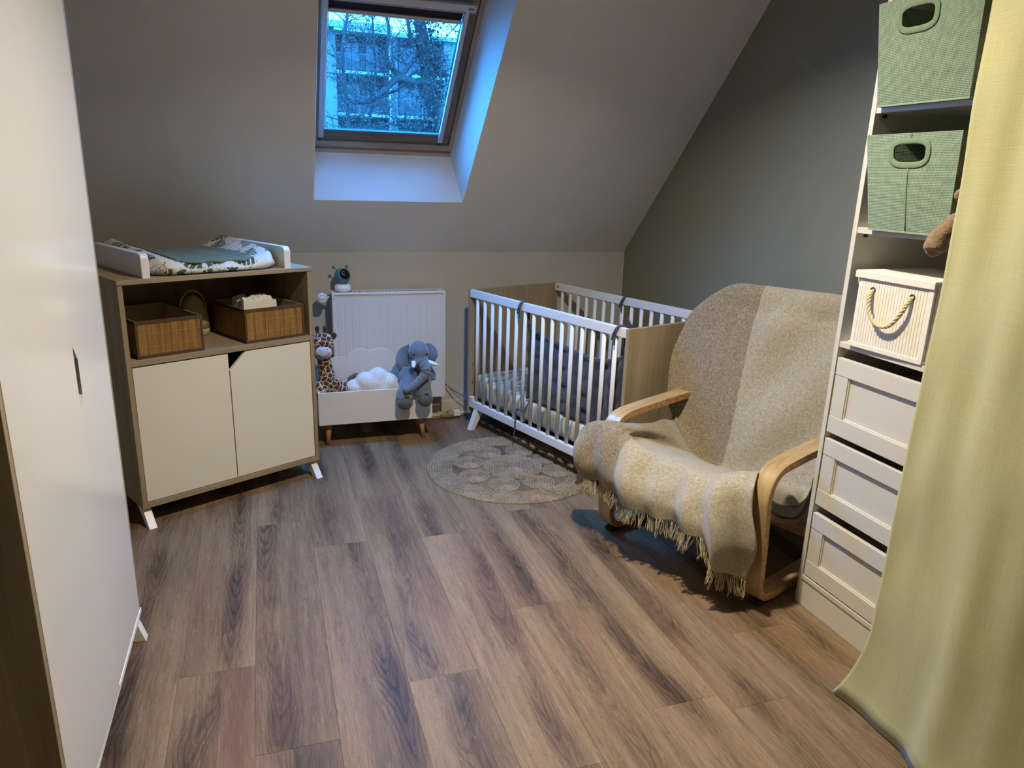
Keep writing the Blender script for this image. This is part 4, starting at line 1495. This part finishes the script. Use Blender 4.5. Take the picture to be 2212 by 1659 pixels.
ROWS = [
 [(.10, .655, .62), (.14, .655, .62), (.18, .655, .62), (.24, .655, .62), (.30, .655, .62), (.38, .655, .62), (.46, .655, .62), (.53, .655, .62), (.59, .655, .62), (.64, .655, .62)],
 [(.06, .655, .90), (.10, .655, .93), (.15, .655, .95), (.21, .655, .955), (.275, .655, .96), (.36, .655, .96), (.45, .655, .96), (.53, .655, .965), (.60, .65, .965), (.65, .645, .965)],
 [(.055, .615, .945), (.085, .61, .985), (.135, .61, 1.012), (.20, .612, 1.016), (.275, .615, 1.018), (.36, .615, 1.02), (.45, .615, 1.022), (.53, .612, 1.024), (.60, .608, 1.024), (.655, .60, 1.02)],
 [(-.035, .565, .882), (.02, .572, .915), (.09, .575, .935), (.18, .575, .938), (.27, .575, .938), (.36, .578, .94), (.45, .58, .942), (.54, .58, .944), (.62, .578, .945), (.68, .57, .94)],
 [(-.055, .53, .80), (-.01, .545, .82), (.075, .55, .83), (.175, .55, .835), (.27, .55, .835), (.365, .55, .838), (.46, .552, .84), (.555, .555, .842), (.64, .555, .845), (.70, .545, .84)],
 [(-.062, .475, .675), (-.008, .50, .68), (.08, .508, .682), (.18, .51, .683), (.28, .51, .684), (.375, .508, .685), (.47, .51, .686), (.57, .515, .688), (.655, .515, .69), (.71, .505, .69)],
 [(-.045, .452, .525), (.015, .458, .527), (.10, .462, .528), (.195, .463, .53), (.295, .462, .53), (.39, .462, .532), (.485, .465, .535), (.58, .468, .54), (.665, .468, .55), (.705, .45, .55)],
 [(-.012, .432, .455), (.045, .426, .435), (.125, .424, .41), (.21, .424, .395), (.305, .422, .39), (.395, .424, .392), (.49, .426, .396), (.58, .428, .405), (.655, .43, .42), (.695, .425, .42)],
 [(.055, .395, .435), (.085, .388, .40), (.135, .385, .348), (.20, .384, .30), (.29, .382, .288), (.38, .382, .288), (.47, .384, .292), (.56, .386, .302), (.64, .392, .325), (.69, .39, .35)],
 [(.080, .31, .450), (.088, .30, .452), (.105, .29, .432), (.135, .28, .395), (.185, .268, .358), (.31, .275, .332), (.43, .285, .335), (.55, .29, .345), (.66, .30, .355), (.712, .31, .315)],
 [(.080, .17, .452), (.088, .16, .460), (.105, .15, .462), (.13, .14, .452), (.150, .122, .425), (.27, .14, .385), (.40, .15, .385), (.53, .155, .395), (.655, .165, .40), (.712, .175, .335)],
 [(.070, .03, .475), (.080, .03, .482), (.10, .03, .485), (.13, .03, .482), (.155, .03, .452), (.27, .03, .425), (.40, .03, .422), (.525, .032, .432), (.635, .035, .458), (.688, .03, .464)],
 [(-.015, -.045, .485), (.03, -.060, .495), (.07, -.062, .492), (.115, -.06, .486), (.16, -.052, .450), (.275, -.042, .425), (.40, -.040, .422), (.53, -.045, .435), (.65, -.056, .480), (.716, -.058, .474)],
 [(-.072, -.060, .40), (-.015, -.092, .415), (.045, -.108, .415), (.11, -.112, .405), (.17, -.105, .388), (.29, -.10, .370), (.41, -.10, .370), (.54, -.105, .380), (.665, -.112, .395), (.735, -.085, .395)],
 [(-.102, -.056, .325), (-.045, -.095, .335), (.025, -.118, .335), (.105, -.125, .328), (.18, -.128, .318), (.31, -.13, .308), (.45, -.13, .312), (.57, -.132, .305), (.69, -.118, .268), (.765, -.080, .262)],
 [(-.088, -.050, .268), (-.015, -.075, .266), (.055, -.095, .262), (.128, -.105, .258), (.20, -.112, .255), (.35, -.12, .240), (.49, -.122, .250), (.585, -.12, .245), (.66, -.088, .168), (.722, -.06, .110)],
]
KS, KW = 8, 9
rows2 = [spline(r, KW) for r in ROWS]                     # along the width
cols = [spline([rows2[i][j] for i in range(len(rows2))], KS) for j in range(len(rows2[0]))]
NI, NJ = len(cols[0]), len(cols)
def wcoord(j):
    i, f = divmod(j / KW, 1)
    i = int(i)
    return WS[-1] if i >= len(WS) - 1 else lerp(WS[i], WS[i + 1], f)
PB = [[cols[j][i].copy() for j in range(NJ)] for i in range(NI)]
PN = [[None] * NJ for _ in range(NI)]
for i in range(NI):
    for j in range(NJ):
        du = PB[i][min(j + 1, NJ - 1)] - PB[i][max(j - 1, 0)]
        dv = PB[min(i + 1, NI - 1)][j] - PB[max(i - 1, 0)][j]
        PN[i][j] = du.cross(dv).normalized()
for i in range(NI):
    r = i / KS
    for j in range(NJ):
        p = PB[i][j]; w = wcoord(j)
        a = 0.0
        if r < 8:                                        # soft diagonal sags on the back
            env = max(0, min(1, (r - 2) / 1.2)) * max(0, min(1, (8 - r) / 1.0))
            a += env * (.015 * math.sin((p.x * 1.3 - p.z * 1.0) * 13 + .6) * min(1, max(0, (w - .40) / .2))
                        + .009 * math.sin(p.x * 26 + p.z * 7) * max(0, 1 - w / .38)
                        + .010 * mnoise.noise((p.x * 5, p.z * 4, 2)))
            a -= .010 * math.exp(-((r - 3.1) / .35) ** 2) * min(1, w / .4)
        else:
            a += .012 * mnoise.noise((p.x * 7, p.y * 7, 9)) + .006 * mnoise.noise((p.x * 16, p.y * 14 + p.z * 9, 4))
            if r > 11.5:                                 # folds of the hanging front
                f = min(1, (r - 11.5) / 2)
                a += f * (.021 * math.sin(p.x * 21 + 1.0 + p.z * 5) * (.5 + .5 * w) + .010 * math.sin(p.x * 47 + p.z * 9))
                a += f * .034 * math.exp(-((w - .87 - (r - 13) * .012) / .028) ** 2) - f * .016 * math.exp(-((w - .80) / .03) ** 2)
            if 8.6 < r < 12.5:                           # piled edge of the folded-over left part
                e = math.exp(-((w - .40) / .03) ** 2)
                a += .016 * e * min(1, (r - 8.6)) * min(1, (12.5 - r))
            if w > .86 and 8.3 < r < 11.5:               # rolled folds spilling under the right arm
                a += .02 * math.sin(p.y * 34 + p.z * 10) * (w - .86) / .14
        PB[i][j] = p + PN[i][j] * (-a if PN[i][j].y > 0 else a)
bm = bmesh.new()
gridbm(bm, PB, lambda i, j: (wcoord(j), i / NI))
bl = obj('woven_cloth', bm, M_throw, tbk, True)
sm = bl.modifiers.new('thick', 'SOLIDIFY'); sm.thickness = .007; sm.offset = 0
# fringe of knotted strands along the front hem
def fringemat():
    g = G('wool_fringe')
    n = g.noise(g.obj(), 60, 2)
    g.set(color=g.ramp(n, [(.3, S(150, 136, 106)), (.7, S(202, 190, 162))]), rough=.95)
    return g.m
rf = random.Random(5)
bm = bmesh.new()
hem = PB[NI - 1]
hc = [Vector(p) for p in hem]
tot = sum((hc[k + 1] - hc[k]).length for k in range(NJ - 1))
ntas = 92
for q in range(ntas):
    d = tot * (q + rf.uniform(.2, .8)) / ntas
    k = 0
    while k < NJ - 2 and d > (hc[k + 1] - hc[k]).length:
        d -= (hc[k + 1] - hc[k]).length
        k += 1
    p = hc[k].lerp(hc[k + 1], min(1, d / max(1e-6, (hc[k + 1] - hc[k]).length)))
    L = rf.uniform(.058, .078)
    L = min(L, p.z - .012)
    lean = Vector((rf.gauss(0, .012), rf.gauss(-.004, .006), 0))
    for s in range(rf.choice((3, 4, 4))):
        o1 = Vector((rf.gauss(0, .0022), rf.gauss(0, .002), 0))
        o2 = lean + Vector((rf.gauss(0, .0045), rf.gauss(0, .003), 0))
        pts = [p + o1 + Vector((0, 0, .004)), p + o1 * 1.3 + o2 * .25 + Vector((rf.gauss(0, .002), 0, -L * .33)), p + o1 + o2 * .65 + Vector((rf.gauss(0, .003), 0, -L * .68)), p + o2 + Vector((0, 0, -L * rf.uniform(.9, 1.03)))]
        tube(bm, spline(pts, 2), [.0013] * 6 + [.0016], 4)
tag(obj('fringe', bm, fringemat(), tbk, True), 'cream twisted wool fringe', kind='stuff')
# ------------------------------------------------------------------ white shelf unit with drawers
M_shelf = plain('cream_white_shelf_foil', (.63, .605, .55), .4, .02, 2)
SX0, SX1, SY0, SY1 = 1.715, 2.122, 1.21, 1.821
su = thing('shelf_unit', 'tall cream-white shelf unit with three framed drawers by the green wall', 'shelf unit', (SX0, SY0, 0))
SW, SD, SH = SY1 - SY0, SX1 - SX0, 2.32
TS = .0175
box('side_panel', 0, SD, SW - TS, SW, 0, SH, M_shelf, su, .001)
box('side_panel', 0, SD, 0, TS, 0, SH, M_shelf, su, .001)
box('back_panel', SD - .006, SD, TS, SW - TS, .0, SH - TS, M_shelf, su, 0)
box('top_panel', 0, SD, TS, SW - TS, SH - TS, SH, M_shelf, su, .001)
for z in (.931, 1.287, 1.630, 1.985):
    box('shelf_board', .003, SD - .006, TS, SW - TS, z, z + .0175, M_shelf, su, .001)
    if z > 1:
        pn = box('shelf_pin', .03, .038, SW - TS - .009, SW - TS, z - .012, z - .001, M_screw, su, .001)
box('inner_divider', .02, SD - .006, TS, SW - TS, .112, .124, M_shelf, su, 0)
bm = bmesh.new()
bx(bm, .004, .02, TS, SW - TS, 0, .096, .001)
obj('plinth', bm, M_shelf, su)
box('plinth_lip', .0, .022, TS, SW - TS, .0975, .114, M_shelf, su, .001)
for z in (1.10, 1.44):
    bm = bmesh.new()
    lathe(bm, [(0, 0), (.003, 0), (.003, .0008), (0, .0008)], 10, Tm(.05, SW - TS - .0003, z) @ Rm('X', 90))
    obj('peg_hole', bm, M_screw, su)
for zb, zt in ((.647, .897), (.386, .624), (.119, .354)):
    d = box('drawer', .018, SD - .03, TS + .012, SW - TS - .012, zb + .012, zt - .075, M_shelf, su, 0)
    y0, y1 = TS + .003, SW - TS - .003
    box('front_rail', .002, .020, y0, y1, zt - .056, zt, M_shelf, d, .0015)
    box('front_rail', .002, .020, y0, y1, zb, zb + .056, M_shelf, d, .0015)
    box('front_stile', .0035, .020, y1 - .055, y1, zb + .056, zt - .056, M_shelf, d, .0015)
    box('front_stile', .0035, .020, y0, y0 + .055, zb + .056, zt - .056, M_shelf, d, .0015)
    box('front_field', .013, .0185, y0 + .055, y1 - .055, zb + .056, zt - .056, M_shelf, d, 0)
    bm = bmesh.new()
    a, b, c, e = y0 + .055, y1 - .055, zb + .056, zt - .056
    for q in ((a, b, c, c + .004), (a, b, e - .004, e), (a, a + .004, c, e), (b - .004, b, c, e)):
        bx(bm, .0075, .0135, q[0], q[1], q[2], q[3], .0012)
    obj('bead_moulding', bm, M_shelf, d)

# sage fabric baskets with oval hand holes
def sage():
    g = G('sage_woven_fabric')
    uv = g.uv()
    s = g.sep(uv)
    a = g.math('SINE', g.math('MULTIPLY', g.math('ADD', s[0], s[1]), 760.0))
    b = g.math('SINE', g.math('MULTIPLY', g.math('SUBTRACT', s[0], s[1]), 760.0))
    wv = g.math('MULTIPLY', a, b)
    n = g.noise(uv, 40, 3)
    f = g.math('ADD', g.math('MULTIPLY', wv, .30), g.math('MULTIPLY', n, .35))
    g.set(color=g.ramp(f, [(0.0, S(100, 122, 104)), (.2, S(134, 154, 134)), (.5, S(158, 176, 156))]), rough=.9)
    g.bump(wv, .5, .0012)
    return g.m
M_sage = sage()
M_sageb = plain('sage_binding_tape', S(118, 138, 112), .9, .08, 60, bump=.3, bs=700)
def fabric_basket(name, label, origin, pb, pt, hole_c, hz, group, seam=False):
    """pb/pt: bottom and top rectangles (x0, x1, y0, y1) relative to origin at base; front is the -x side"""
    th_ = thing(name, label, 'basket', origin, 0, group)
    h = pt[4]
    NYb, NZb = 34, 30
    def pf(t, k):            # front face point, t across (left=high y -> right), k up
        x = lerp(pb[0], pt[0], k); ya = lerp(pb[3], pt[3], k); yb2 = lerp(pb[2], pt[2], k)
        bow = .006 * math.sin(k * PI) * math.sin(t * PI)
        return Vector((x - bow, lerp(ya, yb2, t), h * k))
    bm = bmesh.new()
    uvl = bm.loops.layers.uv.new('UVMap')
    ha, hb = .052, .026      # half-size of the oval hole
    wid = (pb[3] - pb[2] + pt[3] - pt[2]) / 2
    def quad(a, b, c, d, us):
        f = bm.faces.new((a, b, c, d))
        for lp, u in zip(f.loops, us):
            lp[uvl].uv = u
    # front face with a stadium-shaped hole: polar rings from the hole to the rectangle
    NR, NA_ = 10, 64
    rings = []
    for r in range(NR + 1):
        ring = []
        for q in range(NA_):
            a = 2 * PI * q / NA_
            ca, sa = math.cos(a), math.sin(a)
            ex = 2 / 3.2
            ix = hole_c + (ha / wid) * math.copysign(abs(ca) ** ex, ca)
            iz = hz + (hb / h) * math.copysign(abs(sa) ** ex, sa)
            m = max(abs(ca), abs(sa))
            ox = .5 + .5 * ca / m; oz = .5 + .5 * sa / m
            f = (r / NR)
            t, k = lerp(ix, ox, f), lerp(iz, oz, f)
            ring.append((bm.verts.new(pf(t, k)), (t * wid, k * h)))
        rings.append(ring)
    for r in range(NR):
        for q in range(NA_):
            q2 = (q + 1) % NA_
            A = (rings[r][q], rings[r][q2], rings[r + 1][q2], rings[r + 1][q])
            quad(*[x[0] for x in A], [x[1] for x in A])
    def wall(P00, P10, P11, P01, L):
        n1 = 8
        V = [[bm.verts.new(P00.lerp(P10, i / n1).lerp(P01.lerp(P11, i / n1), k / n1)) for i in range(n1 + 1)] for k in range(n1 + 1)]
        for k in range(n1):
            for i in range(n1):
                quad(V[k][i], V[k][i + 1], V[k + 1][i + 1], V[k + 1][i], [(L * a / n1, h * b / n1) for a, b in ((i, k), (i + 1, k), (i + 1, k + 1), (i, k + 1))])
    c = lambda x, y, z: Vector((x, y, z))
    B = [c(pb[0], pb[3], 0), c(pb[0], pb[2], 0), c(pb[1], pb[2], 0), c(pb[1], pb[3], 0)]
    Tt = [c(pt[0], pt[3], h), c(pt[0], pt[2], h), c(pt[1], pt[2], h), c(pt[1], pt[3], h)]
    wall(B[1], B[2], Tt[2], Tt[1], pb[1] - pb[0])
    wall(B[2], B[3], Tt[3], Tt[2], wid)
    wall(B[3], B[0], Tt[0], Tt[3], pb[1] - pb[0])
    wall(B[0], B[1], B[2], B[3], wid)
    o = obj('fabric_body', bm, M_sage, th_)
    s_ = o.modifiers.new('thick', 'SOLIDIFY'); s_.thickness = .004; s_.offset = -1
    bm = bmesh.new()
    ring = []
    for q in range(64):
        a = 2 * PI * q / 64
        ca, sa = math.cos(a), math.sin(a)
        ex = 2 / 3.2
        ring.append(pf(hole_c + ((ha + .006) / wid) * math.copysign(abs(ca) ** ex, ca), hz + ((hb + .006) / h) * math.copysign(abs(sa) ** ex, sa)) + Vector((-.0015, 0, 0)))
    tube(bm, ring, .0085, 8, closed=True, flat=.22, upv=(1, 0, 0))
    obj('hole_binding', bm, M_sageb, th_, True)
    if seam:
        bm = bmesh.new()
        for k0, k1 in ((.01, hz - (hb + .014) / h), (hz + (hb + .014) / h, .995)):
            tube(bm, [pf(hole_c + .005, lerp(k0, k1, t / 8)) + Vector((-.0015, 0, 0)) for t in range(9)], .0016, 6)
        tag(obj('front_seam', bm, M_sageb, th_, True), None, kind='stuff')
    return th_
fabric_basket('fabric_basket', 'sage green fabric basket with vertical front seam on the middle shelf', (1.70, 1.62, 1.3055),
              (.0, .30, -.145, .125), (-.018, .31, -.152, .166, .262), .50, .80, 'sage green fabric baskets on the shelf unit', True)
fabric_basket('fabric_basket', 'plain sage green fabric basket leaning outwards on the highest visible shelf', (1.70, 1.62, 1.6485),
              (.0, .28, -.135, .165), (-.045, .28, -.165, .168, .262), .42, .80, 'sage green fabric baskets on the shelf unit')

# white ribbed box with lid and rope handle
rbx = thing('rope_handle_box', 'white ribbed bamboo box with lid and rope handle on the shelf above the drawers', 'box', (1.712, 1.625, .9487), 2.0)
M_wbam = plain('cream_white_bamboo', (.80, .75, .66), .55, .05, 30)
M_wcloth = plain('white_woven_binding', (.80, .77, .70), .9, .05, 60, bump=.4, bs=900)
BW0, BW1, BH, BD = -.132, .130, .225, .30
bm = bmesh.new()
bx(bm, .001, BD, BW0 + .001, BW1 - .001, 0, BH, .002)
obj('box_body', bm, M_wcloth, rbx)
bm = bmesh.new()
n = 24
for k in range(n):
    y0 = lerp(BW0 + .008, BW1 - .008, k / n); y1 = lerp(BW0 + .008, BW1 - .008, (k + 1) / n)
    bx(bm, -.0011, .002, y0 + .0003, y1 - .0003, .012, BH - .004, .0006, None, 1)
for k in range(26):
    x0 = lerp(.01, BD - .01, k / 26); x1 = lerp(.01, BD - .01, (k + 1) / 26)
    bx(bm, x0 + .0006, x1 - .0006, BW0 - .0016, BW0 + .002, .012, BH - .004)
    bx(bm, x0 + .0006, x1 - .0006, BW1 - .002, BW1 + .0016, .012, BH - .004)
tag(obj('bamboo_slats', bm, M_wbam, rbx), 'narrow white upright slats', kind='stuff')
bm = bmesh.new()
bx(bm, -.003, .002, BW0 - .003, BW1 + .003, 0, .014, .001)
bx(bm, -.003, .002, BW0 - .003, BW0 + .012, .012, BH - .006, .001)
bx(bm, -.003, BD, BW0 - .003, BW0 + .0, 0, .012, .001)
obj('edge_binding', bm, M_wcloth, rbx)
bm = bmesh.new()
bx(bm, -.008, BD + .004, BW0 - .006, BW1 + .008, BH, BH + .008, .002)
bx(bm, -.009, -.004, BW0 - .006, BW1 + .008, BH - .014, BH + .006, .0015)
lid = obj('lid', bm, M_wcloth, rbx)
bm = bmesh.new()
tube(bm, spline([(.02, BW1 + .010, BH + .004), (.018, BW1 + .017, BH - .012), (.022, BW1 + .016, BH - .035), (.03, BW1 + .012, BH - .045)], 4), .006, 8, flat=.4)
obj('lid_tab', bm, M_wcloth, lid, True)
ya, yb_ = .070, -.068
path = spline([(-.004, ya, .178), (-.014, ya - .002, .160), (-.02, ya - .012, .125), (-.022, .03, .092), (-.022, .0, .084), (-.022, -.03, .096), (-.02, yb_ + .012, .132), (-.014, yb_ + .002, .162), (-.004, yb_, .178)], 10)
n = len(path)
M_rope = plain('cream_cotton_rope', S(206, 192, 158), .9, .06, 80)
for s in range(3):
    bm = bmesh.new()
    pp = []
    for i, p in enumerate(path):
        tg = (path[min(i + 1, n - 1)] - path[max(i - 1, 0)]).normalized()
        a1 = Vector((1, 0, 0)); a1 = (a1 - tg * a1.dot(tg)).normalized(); a2 = tg.cross(a1)
        ph = i * .62 + s * 2 * PI / 3
        pp.append(p + (a1 * math.cos(ph) + a2 * math.sin(ph)) * .0032)
    tube(bm, pp, .0034, 8)
    obj('rope_strand', bm, M_rope, rbx, True)
for y in (ya, yb_):
    bm = bmesh.new()
    tube(bm, [(-.0022, y + .0075 * math.cos(a), .180 + .0075 * math.sin(a)) for a in [2 * PI * k / 20 for k in range(20)]], .0018, 8, closed=True)
    obj('eyelet', bm, M_screw, rbx, True)

# soft toys beside the baskets, mostly hidden by the curtain
M_curl = plushmat('brown_curly_fleece', S(112, 88, 66), S(156, 128, 100), 130, 1.0)
o = blob('curly_bear', [('s', (.06, .0, .09), (.06, .055, .09)), ('s', (.02, .01, .16), (.045, .045, .045)), ('t', [(.03, .03, .05), (-.02, .04, .035), (-.048, .052, .0), (-.055, .056, -.035)], [.03, .026, .026, .03]), ('s', (-.05, .062, -.02), (.026, .022, .036)), ('s', (-.018, .046, .105), (.012, .012, .016))], M_curl, None, .006)
o.location = (1.70, 1.40, 1.3055)
tag(o, 'brown curly soft toy whose arm dangles below the middle shelf', 'soft toy')
M_lamb = plushmat('cream_rose_fleece', S(188, 168, 146), S(220, 204, 184), 60, 1.0)
lamb = thing('fleece_toy', 'cream fleece soft toy on the highest shelf beside the leaning basket', 'soft toy', (1.70, 1.39, 1.6485))
o = blob('body', [('s', (.05, .0, .06), (.065, .055, .062)), ('s', (-.005, .03, .035), (.032, .032, .036)), ('s', (.0, .035, .06), (.026, .026, .03))], M_lamb, lamb, .006)
blob('head', [('s', (.03, .012, .145), (.05, .045, .045)), ('s', (-.015, .032, .165), (.02, .018, .022))], plushmat('tan_plush', S(150, 116, 82), S(186, 152, 114), 200, .6), lamb, .006)

# ------------------------------------------------------------------ green curtain
def curtmat():
    g = G('lime_green_satin_curtain')
    o = g.obj()
    a = g.noise(g.map(o, (3, 260, 6)), 1.5, 3, .7)
    b = g.noise(g.map(o, (3, 8, 300)), 1.5, 3, .7)
    f = g.math('ADD', g.math('MULTIPLY', a, .5), g.math('MULTIPLY', b, .5))
    big = g.noise(o, 3.0, 3)
    c = g.ramp(f, [(.3, S(170, 165, 117)), (.5, S(184, 179, 130)), (.7, S(196, 191, 143))])
    c = g.mix(g.rampf(big, [(.4, 0.0), (.7, .35)]), c, S(176, 178, 140))
    g.set(color=c, rough=.48, sheen=.5, sheenr=.4)
    g.bump(g.math('ADD', f, g.math('MULTIPLY', g.noise(o, 9, 4, .6), .8)), .16, .005)
    return g.m
M_curt = curtmat()
cu = thing('curtain', 'long lime-green satin curtain hanging beside the shelf unit', 'curtain', (1.51, 1.31, 0))
CUH = 2.36
NC, NZc = 150, 60
P = []
for i in range(NZc + 1):
    k = i / NZc
    z = lerp(.006, CUH, k)
    row = []
    for j in range(NC + 1):
        t = j / NC
        y = -t * 1.02
        amp = .017 * (1 - .25 * k)
        x = amp * math.sin(t * 2 * PI * 2.3 + .5 + .5 * math.sin(k * 2)) * min(1, .25 + t * 3) + .004 * math.sin(t * 2 * PI * 7 + k * 3)
        x += .012 * mnoise.noise((t * 5, k * 3.2, 3)) + .006 * mnoise.noise((t * 14, k * 11, 7))
        fl = max(0, 1 - z / .28)
        y += .075 * fl ** 1.6 * math.exp(-t * 9)
        x += -.012 * fl ** 2
        if z < .06:
            x -= .01 * (1 - z / .06)
        y += .006 * math.sin(k * 9) * math.exp(-t * 14)
        row.append((x, y, z))
    P.append(row)
bm = bmesh.new()
gridbm(bm, P)
o = obj('drape', bm, M_curt, cu, True)
s_ = o.modifiers.new('thick', 'SOLIDIFY'); s_.thickness = .0016; s_.offset = 0
bm = bmesh.new()
tube(bm, [(0, .12, CUH + .01), (0, -1.12, CUH + .01)], .011, 14)
rod = obj('curtain_rod', bm, M_wpaint, cu, True)
for y in (.1, -1.1):
    box('rod_bracket', -.008, .008, y - .008, y + .008, CUH + .015, ZC - .0005, M_wpaint, rod, .001)
